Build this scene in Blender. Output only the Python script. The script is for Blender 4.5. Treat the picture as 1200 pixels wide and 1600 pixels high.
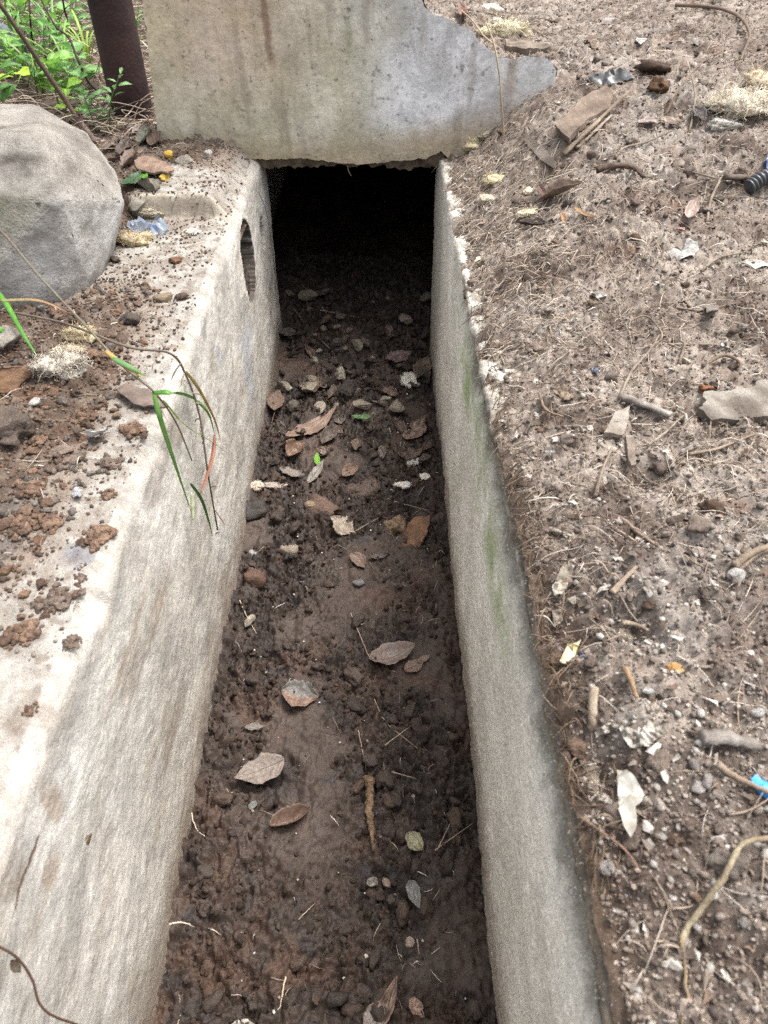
import bpy, bmesh, math, random
import numpy as np
from mathutils import Vector, Matrix
from mathutils.geometry import delaunay_2d_cdt

scene = bpy.context.scene
for o in list(bpy.data.objects):
    bpy.data.objects.remove(o)
COL = scene.collection
R = math.radians
rng = np.random.default_rng(11)
random.seed(5)

# ------------------------------------------------------------------ camera, sky, sun, exposure
CAM_H = 0.70                      # metres above the drain's concrete rim (z = 0)
PITCH, YAW, F = R(42.27), R(0.37), 1155.0
cam_data = bpy.data.cameras.new("camera")
cam = bpy.data.objects.new("camera", cam_data)
COL.objects.link(cam)
cam.location = (0, 0, CAM_H)
cam.rotation_euler = (math.pi / 2 - PITCH, 0, -YAW)
cam_data.sensor_fit = 'VERTICAL'
cam_data.sensor_height = 24.0
cam_data.lens = 24.0 * F / 1600.0
cam_data.clip_start = 0.02
cam_data.clip_end = 500
cam_data.dof.use_dof = True
cam_data.dof.focus_distance = 1.75
cam_data.dof.aperture_fstop = 5.6
scene.camera = cam

world = bpy.data.worlds.new("World")
scene.world = world
world.use_nodes = True
wn = world.node_tree.nodes
wl = world.node_tree.links
sky = wn.new("ShaderNodeTexSky")
sky.sky_type = 'NISHITA'
sky.sun_disc = False
SUN_EL, SUN_AZ = R(69), R(66)    # azimuth measured from +Y (away from camera) towards +X (right)
sky.sun_elevation = SUN_EL
sky.sun_rotation = SUN_AZ
sky.air_density = 1.0
sky.dust_density = 6.0
sky.ozone_density = 0.6
hs = wn.new("ShaderNodeHueSaturation")
hs.inputs['Saturation'].default_value = 0.30
wl.new(sky.outputs[0], hs.inputs['Color'])
wl.new(hs.outputs[0], wn['Background'].inputs['Color'])
wn['Background'].inputs['Strength'].default_value = 0.145

sun_d = bpy.data.lights.new("sun", 'SUN')
sun_d.energy = 1.15
sun_d.angle = R(22)
sun_d.color = (1.0, 0.975, 0.94)
sun = bpy.data.objects.new("sun", sun_d)
COL.objects.link(sun)
to_sun = Vector((math.cos(SUN_EL) * math.sin(SUN_AZ), math.cos(SUN_EL) * math.cos(SUN_AZ), math.sin(SUN_EL)))
sun.rotation_euler = (-to_sun).to_track_quat('-Z', 'Y').to_euler()

scene.view_settings.view_transform = 'Standard'
scene.view_settings.look = 'None'
scene.view_settings.exposure = 1.42
scene.view_settings.gamma = 1.0
scene.view_settings.use_curve_mapping = False
scene.render.engine = 'CYCLES'
scene.cycles.max_bounces = 6
scene.cycles.use_denoising = False

# ------------------------------------------------------------------ numpy noise
def _h(ix, iy, iz, seed):
    with np.errstate(over='ignore'):
        n = (ix.astype(np.uint32) * np.uint32(374761393) + iy.astype(np.uint32) * np.uint32(668265263)
             + iz.astype(np.uint32) * np.uint32(2246822519) + np.uint32((seed * 3266489917 + 12345) & 0xffffffff))
        n = (n ^ (n >> np.uint32(13))) * np.uint32(1274126177)
        n = (n ^ (n >> np.uint32(15))) * np.uint32(2654435761)
        n = n ^ (n >> np.uint32(16))
    return n.astype(np.float64) / 4294967296.0

def pn2(x, y, seed=0):
    x = np.asarray(x, float); y = np.asarray(y, float)
    x, y = np.broadcast_arrays(x, y)
    xi = np.floor(x); yi = np.floor(y)
    fx = x - xi; fy = y - yi
    xi = xi.astype(np.int64); yi = yi.astype(np.int64); z = np.zeros_like(xi)
    u = fx * fx * fx * (fx * (fx * 6 - 15) + 10); v = fy * fy * fy * (fy * (fy * 6 - 15) + 10)
    def g(dx, dy):
        a = _h(xi + dx, yi + dy, z, seed) * (2 * math.pi)
        return np.cos(a) * (fx - dx) + np.sin(a) * (fy - dy)
    a = g(0, 0); b = g(1, 0); c = g(0, 1); d = g(1, 1)
    return 1.4 * ((a * (1 - u) + b * u) * (1 - v) + (c * (1 - u) + d * u) * v)

def fbm(x, y, s, oct=4, seed=0, gain=0.5, billow=False):
    r = 0; a = 1.0; t = 0
    c, sn = math.cos(0.6), math.sin(0.6)
    x = np.asarray(x, float) * s; y = np.asarray(y, float) * s
    for i in range(oct):
        n = pn2(x, y, seed + i * 7)
        r = r + a * (np.abs(n) * 2 - 0.6 if billow else n)
        t += a; a *= gain
        x, y = (c * x - sn * y) * 2.03 + 3.1, (sn * x + c * y) * 2.03 - 1.7
    return r / t

def vn3(p, seed=0):
    pi = np.floor(p); f = p - pi; pi = pi.astype(np.int64)
    f = f * f * (3 - 2 * f)
    r = 0
    for dx in (0, 1):
        for dy in (0, 1):
            for dz in (0, 1):
                w = (f[:, 0] if dx else 1 - f[:, 0]) * (f[:, 1] if dy else 1 - f[:, 1]) * (f[:, 2] if dz else 1 - f[:, 2])
                r = r + w * _h(pi[:, 0] + dx, pi[:, 1] + dy, pi[:, 2] + dz, seed)
    return r * 2 - 1

def fbm3(p, s, oct=3, seed=0):
    r = 0; a = 1.0; t = 0
    for i in range(oct):
        r = r + a * vn3(p * s + i * 17.3, seed + i); t += a; a *= 0.5; s *= 2.1
    return r / t

def crumbs(x, y, cell, rmin, rmax, dens, seed):
    """height of random half-buried lumps and a random id per lump"""
    x = np.asarray(x, float); y = np.asarray(y, float)
    x, y = np.broadcast_arrays(x, y)
    gx = np.floor(x / cell).astype(np.int64); gy = np.floor(y / cell).astype(np.int64)
    best = np.zeros(x.shape); rid = np.zeros(x.shape)
    zz = np.zeros_like(gx)
    for dx in (-1, 0, 1):
        for dy in (-1, 0, 1):
            cx = gx + dx; cy = gy + dy
            px = (cx + _h(cx, cy, zz, seed)) * cell
            py = (cy + _h(cx, cy, zz + 1, seed)) * cell
            r0 = _h(cx, cy, zz + 2, seed)
            r = rmin + (rmax - rmin) * r0
            on = _h(cx, cy, zz + 3, seed) < dens
            el = 0.6 + 0.8 * _h(cx, cy, zz + 4, seed)
            an = 6.28 * _h(cx, cy, zz + 5, seed)
            ca, sa = np.cos(an), np.sin(an)
            ux = (x - px) * ca + (y - py) * sa; uy = -(x - px) * sa + (y - py) * ca
            d2 = (ux * el) ** 2 + (uy / el) ** 2
            h = np.where(on, np.sqrt(np.maximum(0, r * r - d2)) * (0.5 + 0.5 * _h(cx, cy, zz + 6, seed)), 0)
            m = h > best
            best = np.where(m, h, best); rid = np.where(m, _h(cx, cy, zz + 7, seed), rid)
    return best, rid

def cracks(x, y, cell, seed):
    """0 inside a clod, 1 in the gap between two clods"""
    x = np.asarray(x, float); y = np.asarray(y, float)
    x, y = np.broadcast_arrays(x, y)
    gx = np.floor(x / cell).astype(np.int64); gy = np.floor(y / cell).astype(np.int64); zz = np.zeros_like(gx)
    f1 = np.full(x.shape, 9.0); f2 = np.full(x.shape, 9.0)
    for dx in (-1, 0, 1):
        for dy in (-1, 0, 1):
            cx = gx + dx; cy = gy + dy
            d = np.hypot(x / cell - cx - _h(cx, cy, zz, seed), y / cell - cy - _h(cx, cy, zz + 1, seed)) - .25 * _h(cx, cy, zz + 2, seed)
            f2 = np.minimum(f2, np.maximum(f1, d)); f1 = np.minimum(f1, d)
    return np.clip(1 - (f2 - f1) / .22, 0, 1), f1

def sm(a, b, x):
    t = np.clip((np.asarray(x, float) - a) / (b - a), 0, 1)
    return t * t * (3 - 2 * t)

def lin(r, g, b):
    c = np.array([((c / 255) / 12.92 if c <= 10 else (((c / 255) + 0.055) / 1.055) ** 2.4) for c in (r, g, b)])
    if g > r + 8 or b > r + 8: return c            # greens and blues stay as they are
    l = c @ np.array([.3, .59, .11])
    return l + (c - l) * .80                        # the browns are greyer than they look side by side

def mixc(a, b, t):
    t = np.asarray(t)[..., None]
    return a * (1 - t) + b * t

# ------------------------------------------------------------------ sight lines (to find where a thing stands in the place)
FW = np.array([math.sin(YAW) * math.cos(PITCH), math.cos(YAW) * math.cos(PITCH), -math.sin(PITCH)])
RT = np.array([math.cos(YAW), -math.sin(YAW), 0.0])
UP = np.cross(RT, FW)
CAMP = np.array([0, 0, CAM_H])

def ray(px, py):
    return FW + RT * ((px - 600) / F) + UP * ((800 - py) / F)
def atZ(px, py, z):
    d = ray(px, py); return CAMP + d * ((z - CAM_H) / d[2])
def atX(px, py, x):
    d = ray(px, py); return CAMP + d * (x / d[0])
def atY(px, py, y):
    d = ray(px, py); return CAMP + d * (y / d[1])
def atD(px, py, t):
    return CAMP + ray(px, py) * t
TS = np.concatenate([np.linspace(0.35, 2.4, 150), np.linspace(2.4, 7, 90)[1:]])
def hits(pts, H):
    """first points of the surface H met by sight lines, and their depths"""
    D = np.array([ray(x, y) for x, y in pts]); n = len(D); ts = np.repeat(TS[None], n, 0); k = np.arange(n)
    for _ in range(2):
        P = CAMP + ts[..., None] * D[:, None, :]
        below = P[..., 2] < H(P[..., 0], P[..., 1], False) + .004
        i = np.where(below.any(1), np.argmax(below, 1), ts.shape[1] - 1)
        t1 = ts[k, i]; t0 = ts[k, np.maximum(0, i - 1)]; ts = t0[:, None] + (t1 - t0)[:, None] * np.linspace(0, 1, 24)[None]
    Q = P[k, i].copy(); Q[:, 2] = H(Q[:, 0], Q[:, 1]); return Q, t1
def hit(px, py, H):
    Q, t = hits([(px, py)], H); return Q[0], float(t[0])

# ------------------------------------------------------------------ the lie of the land
XL, XR, BED = -0.355, 0.180, -0.650
SLAB_Y = 2.32
PITS = [(atZ(985, 980, .02), .035, .045), (atZ(1012, 722, .05), .03, .035), (atZ(1010, 650, .05), .03, .02),
        (atZ(890, 990, .02), .03, .03), (atZ(935, 1190, 0.02), .03, .03), (atZ(1130, 1500, .02), .05, .03)]

def bed_smooth(x, y):
    m = .9 * sm(.04, 0.28, fbm(x, y, 4.2, 4, 41))
    m = np.maximum(m, np.exp(-(((x + .06) / .11) ** 2 + ((y - 1.17) / .13) ** 2) * 1.2))
    m = np.maximum(m, np.exp(-(((x + .14) / .10) ** 2 + ((y - .62) / .12) ** 2) * 1.2))
    return m
def Hbed(x, y, fine=True):
    x = np.asarray(x, float); y = np.asarray(y, float)
    m = bed_smooth(x, y)
    z = BED + 0.030 * fbm(x, y, 3.0, 3, 1) + 0.022 * fbm(x, y, 11, 3, 2)
    z = z + 0.016 * np.exp(-np.maximum(x - XL, -.01) / .035) - 0.012 * np.exp(-np.maximum(XR - x, -.01) / .03) + .02 * np.exp(-((x - .10) / .05) ** 2) * sm(.35, .6, y) * sm(1.0, .8, y)
    z = z + 0.075 * sm(2.1, 2.75, y) + .025 * sm(1.5, 1.75, y) * sm(2.1, 1.85, y)
    if fine:
        k = 1 - 0.82 * m
        z = z + k * (0.022 * fbm(x, y, 24, 4, 3, billow=True) + 0.010 * fbm(x, y, 60, 3, 8, billow=True))
        wx = x + .012 * fbm(x, y, 30, 3, 203); wy = y + .012 * fbm(x, y, 30, 3, 204)
        wx = wx + .006 * fbm(x, y, 95, 2, 208); wy = wy + .006 * fbm(x, y, 95, 2, 209)
        kk = k * sm(-.35, .15, fbm(x, y, 6, 3, 205))
        z = z - kk * (.020 * cracks(wx, wy, .042, 206)[0] ** 1.5 + .011 * cracks(wx, wy, .018, 207)[0]) 
        z = z + 0.0030 * fbm(x, y, 120, 2, 4)
        z = z + k * (crumbs(wx, wy, .065, .008, .026, .45, 5)[0] * .7 + crumbs(wx, wy, .027, .004, .012, .6, 6)[0] * .7 + crumbs(wx, wy, .014, .003, .007, .7, 7)[0] * .7)
    return z

def Hright(x, y, fine=True):
    x = np.asarray(x, float); y = np.asarray(y, float)
    e = x - XR
    A = .205 * sm(.0, .36, e) + .09 * sm(.3, 1.3, e)
    bank = A * sm(1.05, 2.30, y)
    back = (.222 + .06 * sm(.3, 1.3, e) + .12 * sm(.34, .10, x) * sm(SLAB_Y + .7, SLAB_Y + .1, y)) * sm(-.75, -.35, x)
    t = np.where(x < .52, sm(SLAB_Y + .02, SLAB_Y + .07, y), sm(2.2, 2.6, y))
    z = bank * (1 - t) + back * t
    ew = e - .012 - .014 * fbm(y, y * 0 + .3, 7, 3, 12)
    z = z + np.where(y < SLAB_Y + .03, -(.006 + .040 * sm(.75, 1.1, y)) * np.exp(-np.maximum(ew + .02 + .010 * sm(.6, 1., y), 0) / .018), 0) + .020 * sm(1.1, .7, y) + .028 * sm(0.0, .12, e) * sm(2.2, 1.6, y)
    z = z + .022 * fbm(x, y, 3.1, 3, 13) * sm(0, .08, e)
    for p, r, d in PITS:
        z = z - d * np.exp(-((x - p[0]) ** 2 + (y - p[1]) ** 2) / r ** 2)
    if fine:
        z = z + .016 * fbm(x, y, 17, 4, 14, billow=True) + .008 * fbm(x, y, 60, 3, 15)
        wx = x + .012 * fbm(x, y, 30, 3, 213); wy = y + .012 * fbm(x, y, 30, 3, 214)
        z = z - sm(-.1, .35, fbm(x, y, 5, 3, 215)) * (.012 * cracks(wx, wy, .036, 216)[0] + .006 * cracks(wx, wy, .016, 217)[0])
        k = sm(.35, -.2, fbm(x, y, 4, 2, 18))
        z = z + k * crumbs(x, y, .07, .006, .020, .35, 16)[0] * .7 + crumbs(x, y, .024, .003, .010, .7, 17)[0] + crumbs(x, y, .012, .002, .006, .9, 19)[0]
    return z

def left_amount(x, y):
    n = fbm(x, y, 5, 4, 21)
    a = sm(-.40, -.56, x + .05 * n) * sm(.56, .72, y) * sm(1.55, 1.30, y) * .9
    a = np.maximum(a, sm(-.66, -.80, x + .06 * n))
    a = np.maximum(a, sm(1.98, 2.2, y + .07 * n) * sm(-.395, -.43, x) * .8)
    a = np.maximum(a, sm(-.56, -.66, x) * sm(1.5, 1.9, y))
    return a + .35 * n
def Hleft(x, y, fine=True):
    x = np.asarray(x, float); y = np.asarray(y, float)
    a = left_amount(x, y)
    z = -.016 + .034 * a + .044 * sm(1.868, 1.884, y) * sm(-.70, -.675, x) * sm(-.40, -.46, x) + .05 * sm(-.8, -1.6, x) * fbm(x, y, 2, 2, 25)
    z = z - .05 * sm(-.385, -.36, x)
    if fine:
        z = z + .006 * fbm(x, y, 22, 4, 22, billow=True) + .003 * fbm(x, y, 70, 2, 23)
        k = sm(-.1, .3, a)
        z = z + k * (crumbs(x, y, .05, .006, .018, .5, 24)[0] + crumbs(x, y, .02, .003, .009, .7, 26)[0])
    return z
def Hledge(x, y, fine=True):            # top of the left concrete ledge
    x = np.asarray(x, float); y = np.asarray(y, float)
    z = .006 * fbm(x, y, 4, 3, 31) + .003 * fbm(x, y, 30, 3, 32) + (.052) * sm(1.868, 1.882, y + .006 * fbm(x, y, 18, 3, 33)) * sm(-.70, -.675, x) * sm(-.372, -.43, x)
    if fine:
        z = z + .0028 * fbm(x, y, 85, 3, 34, billow=True)
    return z
def Hleftall(x, y, fine=True):
    return np.maximum(Hleft(x, y, fine), Hledge(x, y, fine))

# ------------------------------------------------------------------ mesh helpers
def mesh_np(name, V, Fq, cols=None, smooth=True, mat=None, attr2=None):
    V = np.ascontiguousarray(V, dtype=np.float32); Fq = np.ascontiguousarray(Fq, dtype=np.int32)
    me = bpy.data.meshes.new(name)
    k = Fq.shape[1]
    me.vertices.add(len(V)); me.vertices.foreach_set("co", V.ravel())
    me.loops.add(Fq.size); me.loops.foreach_set("vertex_index", Fq.ravel())
    me.polygons.add(len(Fq)); me.polygons.foreach_set("loop_start", np.arange(0, Fq.size, k, dtype=np.int32))
    me.polygons.foreach_set("use_smooth", np.full(len(Fq), smooth))
    me.update(calc_edges=True)
    if cols is not None:
        a = me.color_attributes.new("Col", 'FLOAT_COLOR', 'POINT')
        c = np.ones((len(V), 4), np.float32); c[:, :3] = np.clip(cols, 0.002, 1)
        a.data.foreach_set("color", c.ravel())
    if mat: me.materials.append(mat)
    return me

def link(name, me, parent=None, label=None, cat=None, group=None, kind=None, loc=None):
    o = bpy.data.objects.new(name, me)
    COL.objects.link(o)
    if parent: o.parent = parent
    if loc is not None: o.location = loc
    if label: o["label"] = label
    if cat: o["category"] = cat
    if group: o["group"] = group
    if kind: o["kind"] = kind
    return o

def recenter(o, base):
    """put the object's origin at base, keeping the mesh where it is in the world"""
    b = Vector([float(v) for v in base])
    o.data.transform(Matrix.Translation(-b)); o.location = b
    return o

def grid_faces(nu, nv):
    i = np.arange(nu - 1)[:, None] * nv + np.arange(nv - 1)[None, :]
    return np.stack([i, i + nv, i + nv + 1, i + 1], -1).reshape(-1, 4)

def graded(segs):
    out = []
    for a, b, st0, st1 in segs:          # step grows linearly from st0 to st1
        n = max(2, int(round((b - a) / ((st0 + st1) / 2))))
        t = np.linspace(0, 1, n + 1)
        r = st1 / st0
        s = t if abs(r - 1) < .01 else (r ** t - 1) / (r - 1)
        out.append(a + (b - a) * s)
    v = np.concatenate(out)
    return np.unique(np.round(v, 5))

# ------------------------------------------------------------------ materials
def new_mat(name):
    m = bpy.data.materials.new(name); m.use_nodes = True
    nt = m.node_tree
    return m, nt.nodes, nt.links, nt.nodes['Principled BSDF']

def make_mat(name, base='Col', rough=.9, spec=.3, fine=(), specks=(), bump=(), two=None, sss=0.0, trans=0.0, metallic=0.0, rough_var=0.0):
    """base: 'Col' attribute or a colour; fine: (scale, amount[, stretch]); specks: (scale, threshold, colour, amount); bump: (scale, distance)"""
    m, N, L, bs = new_mat(name)
    tc = N.new("ShaderNodeTexCoord")
    def noise(scale, detail=4, stretch=None, rough_=.6):
        n = N.new("ShaderNodeTexNoise"); n.inputs['Scale'].default_value = scale; n.inputs['Detail'].default_value = detail
        n.inputs['Roughness'].default_value = rough_
        if stretch:
            mp = N.new("ShaderNodeMapping"); mp.inputs['Scale'].default_value = stretch
            L.new(tc.outputs['Object'], mp.inputs['Vector']); L.new(mp.outputs[0], n.inputs['Vector'])
        else:
            L.new(tc.outputs['Object'], n.inputs['Vector'])
        return n.outputs['Fac']
    if isinstance(base, str):
        a = N.new("ShaderNodeAttribute"); a.attribute_name = base; c = a.outputs['Color']
    else:
        rgb = N.new("ShaderNodeRGB"); rgb.outputs[0].default_value = (*[float(v) for v in base], 1); c = rgb.outputs[0]
    if two:
        col2, sc, lo, hi = two
        mr = N.new("ShaderNodeMapRange"); mr.inputs[1].default_value = lo; mr.inputs[2].default_value = hi
        L.new(noise(sc), mr.inputs[0])
        mx = N.new("ShaderNodeMix"); mx.data_type = 'RGBA'
        L.new(mr.outputs[0], mx.inputs['Factor']); L.new(c, mx.inputs['A']); mx.inputs['B'].default_value = (*[float(v) for v in col2], 1)
        c = mx.outputs['Result']
    for f in fine:
        n = noise(f[0], 4, f[2] if len(f) > 2 else None)
        mr = N.new("ShaderNodeMapRange"); mr.inputs[1].default_value = .25; mr.inputs[2].default_value = .75
        mr.inputs[3].default_value = 1 - f[1]; mr.inputs[4].default_value = 1 + f[1]
        L.new(n, mr.inputs[0])
        vm = N.new("ShaderNodeVectorMath"); vm.operation = 'SCALE'
        L.new(c, vm.inputs[0]); L.new(mr.outputs[0], vm.inputs['Scale']); c = vm.outputs[0]
    for sc, th, col, amt in specks:
        n = noise(sc, 2)
        mr = N.new("ShaderNodeMapRange"); mr.inputs[1].default_value = th; mr.inputs[2].default_value = th + .06
        mr.inputs[3].default_value = 0; mr.inputs[4].default_value = amt
        L.new(n, mr.inputs[0])
        mx = N.new("ShaderNodeMix"); mx.data_type = 'RGBA'
        L.new(mr.outputs[0], mx.inputs['Factor']); L.new(c, mx.inputs['A']); mx.inputs['B'].default_value = (*[float(v) for v in col], 1)
        c = mx.outputs['Result']
    L.new(c, bs.inputs['Base Color'])
    bs.inputs['Roughness'].default_value = rough
    if rough_var:
        mr = N.new("ShaderNodeMapRange"); mr.inputs[1].default_value = .3; mr.inputs[2].default_value = .7
        mr.inputs[3].default_value = rough - rough_var; mr.inputs[4].default_value = min(1, rough + rough_var)
        L.new(noise(30), mr.inputs[0]); L.new(mr.outputs[0], bs.inputs['Roughness'])
    bs.inputs['Specular IOR Level'].default_value = spec
    bs.inputs['Metallic'].default_value = metallic
    if trans: bs.inputs['Transmission Weight'].default_value = trans
    prev = None
    for sc, dist in bump:
        b = N.new("ShaderNodeBump"); b.inputs['Distance'].default_value = dist; b.inputs['Strength'].default_value = 1.0
        L.new(noise(sc, 5), b.inputs['Height'])
        if prev: L.new(prev, b.inputs['Normal'])
        prev = b.outputs[0]
    if prev: L.new(prev, bs.inputs['Normal'])
    if sss:
        tr = N.new("ShaderNodeBsdfTranslucent"); L.new(c, tr.inputs['Color'])
        ms = N.new("ShaderNodeMixShader"); ms.inputs[0].default_value = sss
        L.new(bs.outputs[0], ms.inputs[1]); L.new(tr.outputs[0], ms.inputs[2])
        L.new(ms.outputs[0], N['Material Output'].inputs['Surface'])
    return m

M = {}
M['bed'] = make_mat('damp_soil', rough=.68, spec=.4, fine=((60, .3), (260, .25)), bump=((160, .0016), (500, .0006)), rough_var=.12)
M['dirt'] = make_mat('dry_dirt', rough=.95, spec=.15, fine=((45, .3), (240, .38)), specks=((330, .66, lin(168, 160, 150), .6), (260, .66, lin(40, 32, 27), .75)), bump=((240, .0014), (700, .0006)))
M['wall'] = make_mat('cast_concrete', rough=.93, spec=.2, fine=((38, .12), (150, .16), (420, .24)), specks=((300, .67, lin(96, 86, 74), .55), (210, .69, lin(235, 230, 222), .5)), bump=((190, .0014), (480, .0010)))
M['rwall'] = make_mat('rough_cast_concrete', rough=.93, spec=.2, fine=((38, .12), (170, .22), (430, .3)), specks=((300, .60, lin(100, 90, 75), .5), (250, .63, lin(236, 229, 214), .7)), bump=((200, .0018), (420, .0012)))
M['slab'] = make_mat('weathered_plaster', rough=.85, spec=.25, fine=((9, .14), (30, .14), (90, .14), (300, .14), (26, .12, (1, 1, .15))), specks=((42, .66, lin(84, 78, 62), .5), (95, .67, lin(70, 62, 50), .6), (180, .68, lin(60, 52, 42), .6)), bump=((40, .003), (140, .0016), (400, .0008)))
M['core'] = make_mat('broken_concrete', lin(122, 108, 88), rough=.95, spec=.15, two=(lin(70, 58, 46), 30, .4, .65), fine=((120, .3),), bump=((60, .008), (260, .003)))
M['lump'] = make_mat('old_concrete', rough=.9, spec=.2, fine=((18, .15), (90, .2), (330, .22)), specks=((180, .64, lin(78, 70, 62), .6), (70, .68, lin(84, 76, 66), .5), (260, .66, lin(190, 186, 178), .5)), bump=((60, .004), (160, .003), (420, .0015)))
M['stuff'] = make_mat('loose_grains', rough=.95, spec=.15, fine=((160, .25), (500, .2)), bump=((300, .002),))
M['straw'] = make_mat('dry_straw', rough=.8, spec=.25, fine=((200, .25),))
M['leaf'] = make_mat('dead_leaf', rough=.5, spec=.4, fine=((40, .15), (180, .22)), specks=((55, .70, lin(70, 52, 42), .45),), bump=((130, .0012), (500, .0004)), sss=.06)
M['green'] = make_mat('green_leaf', rough=.45, spec=.4, fine=((60, .2),), bump=((160, .0006),), sss=.32)
M['wool'] = make_mat('mineral_wool', rough=1, spec=.05, fine=((70, .08), (300, .08)), bump=((120, .0012),), sss=.35)
M['stone'] = make_mat('stone', rough=.9, spec=.25, fine=((70, .22), (300, .2)), bump=((120, .003), (450, .0015)))
M['clod'] = make_mat('soil_clod', rough=.95, spec=.15, fine=((90, .35), (300, .3)), bump=((80, .006), (260, .003)))
M['bedclod'] = make_mat('damp_clod', rough=.7, spec=.4, fine=((90, .25), (300, .2)), bump=((90, .004), (260, .002)))
M['wood'] = make_mat('weathered_wood', rough=.9, spec=.15, fine=((50, .25, (1, .12, 1)), (220, .2)), bump=((90, .003), (300, .0015)))
M['paper'] = make_mat('dirty_paper', rough=.85, spec=.2, fine=((25, .15), (140, .2)), specks=((80, .66, lin(110, 98, 84), .5),), bump=((80, .002),))
M['plastic'] = make_mat('plastic', rough=.35, spec=.5, fine=((40, .12),), specks=((120, .66, lin(120, 110, 98), .5),), bump=((60, .001),))
M['film'] = make_mat('clear_plastic', rough=.22, spec=.6, fine=((60, .1),), specks=((120, .62, lin(150, 145, 140), .6),), sss=.3)
M['rust'] = make_mat('rusted_steel', lin(66, 44, 40), rough=.75, spec=.3, two=(lin(40, 30, 30), 7, .42, .62), fine=((20, .25), (140, .25)), specks=((34, .68, lin(104, 58, 44), .7),), bump=((120, .002),))
M['rock'] = M['stone']

# ================================================================== THE SETTING
# ---- drain bed
def build_bed():
    xs = np.concatenate([[XL - .14, XL - .09, XL - .05], np.linspace(XL - .012, XR + .012, 170), [XR + .05, XR + .09, XR + .13]])
    ys = graded([(-3, .24, .12, .02), (.24, 1.3, .0032, .0034), (1.3, 3.0, .0034, .006), (3.0, 7.0, .02, .2)])
    X, Y = np.meshgrid(xs, ys, indexing='ij')
    Z = Hbed(X, Y)
    m = bed_smooth(X, Y)
    dark, mid, smc, org = lin(46, 36, 30), lin(66, 52, 43), lin(76, 61, 51), lin(82, 57, 41)
    n1 = fbm(X, Y, 9, 4, 51); n2 = fbm(X, Y, 2.6, 3, 52)
    c = mixc(dark, mid, sm(-.35, .4, n1 + .2 * fbm(X, Y, 60, 2, 54)))
    c = mixc(c, smc, m * .75)
    o = sm(.14, .42, fbm(X, Y, 5.5, 4, 53)) * .6
    o = np.maximum(o, .75 * sm(.62, .38, Y) * sm(.0, -.12, X) * sm(-.2, .3, fbm(X, Y, 14, 3, 56)))
    o = np.maximum(o, .8 * np.exp(-(((X - .03) / .09) ** 2 + ((Y - .93) / .05) ** 2)) * sm(-.3, .2, n1))
    c = mixc(c, org, o)
    c = mixc(c, lin(44, 42, 44), .6 * sm(.28, .5, fbm(X, Y, 12, 3, 57)))
    V = np.stack([X, Y, Z], -1).reshape(-1, 3)
    me = mesh_np("drain_bed", V, grid_faces(len(xs), len(ys))[:, ::1], c.reshape(-1, 3), mat=M['bed'])
    link("drain_bed", me, kind="structure", label="dark damp soil covering the bottom of the drain")
build_bed()

# ---- dirt ground on the right, running on behind the slab
def dirt_colour(X, Y):
    pale, mid, grey, dark, red = lin(146, 133, 120), lin(114, 99, 87), lin(140, 133, 125), lin(70, 56, 46), lin(112, 80, 58)
    n1 = fbm(X, Y, 6, 4, 61); n2 = fbm(X, Y, 2.2, 3, 62); n3 = fbm(X, Y, 28, 3, 63)
    c = mixc(mid, pale, sm(-.3, .35, n1 + .5 * n3))
    c = mixc(c, grey, .5 * sm(.05, .4, n2 + .5 * fbm(X, Y, 14, 3, 64)))
    c = mixc(c, dark, .8 * sm(.08, .38, fbm(X, Y, 8, 4, 65)))
    c = mixc(c, red, .55 * sm(.25, .5, fbm(X, Y, 7, 3, 66)))
    return c, n3
def build_right():
    xs = graded([(-.36, XR + .003, .02, .008), (XR + .003, .75, .0034, .005), (.75, 1.7, .005, .009), (1.7, 40, .06, 4)])
    ys = graded([(-6, .1, .5, .02), (.1, 1.2, .0036, .0042), (1.2, 2.6, .0042, .006), (2.6, 3.9, .006, .012), (3.9, 60, .06, 5)])
    X, Y = np.meshgrid(xs, ys, indexing='ij')
    Z = Hright(X, Y)
    c, n3 = dirt_colour(X, Y)
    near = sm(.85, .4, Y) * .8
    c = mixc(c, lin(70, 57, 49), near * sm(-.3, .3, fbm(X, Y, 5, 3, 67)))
    _, rid = crumbs(X, Y, .024, .003, .010, .6, 17)
    c = c * (1 + .45 * (rid - .5) * (rid > 0))[..., None]
    e = X - XR
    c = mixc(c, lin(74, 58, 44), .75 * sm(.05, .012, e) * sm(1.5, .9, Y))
    for p, r, d in PITS:
        c = mixc(c, lin(66, 53, 46), .8 * np.exp(-((X - p[0]) ** 2 + (Y - p[1]) ** 2) / r ** 2))
    Fq = grid_faces(len(xs), len(ys))
    cen = np.stack([X, Y], -1).reshape(-1, 2)[Fq].mean(1)
    keep = ~((cen[:, 0] < XR + .003) & (cen[:, 1] < SLAB_Y + .05))
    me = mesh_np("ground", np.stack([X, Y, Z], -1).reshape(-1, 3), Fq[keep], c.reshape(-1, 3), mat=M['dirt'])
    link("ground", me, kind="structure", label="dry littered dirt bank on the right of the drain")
build_right()

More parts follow.
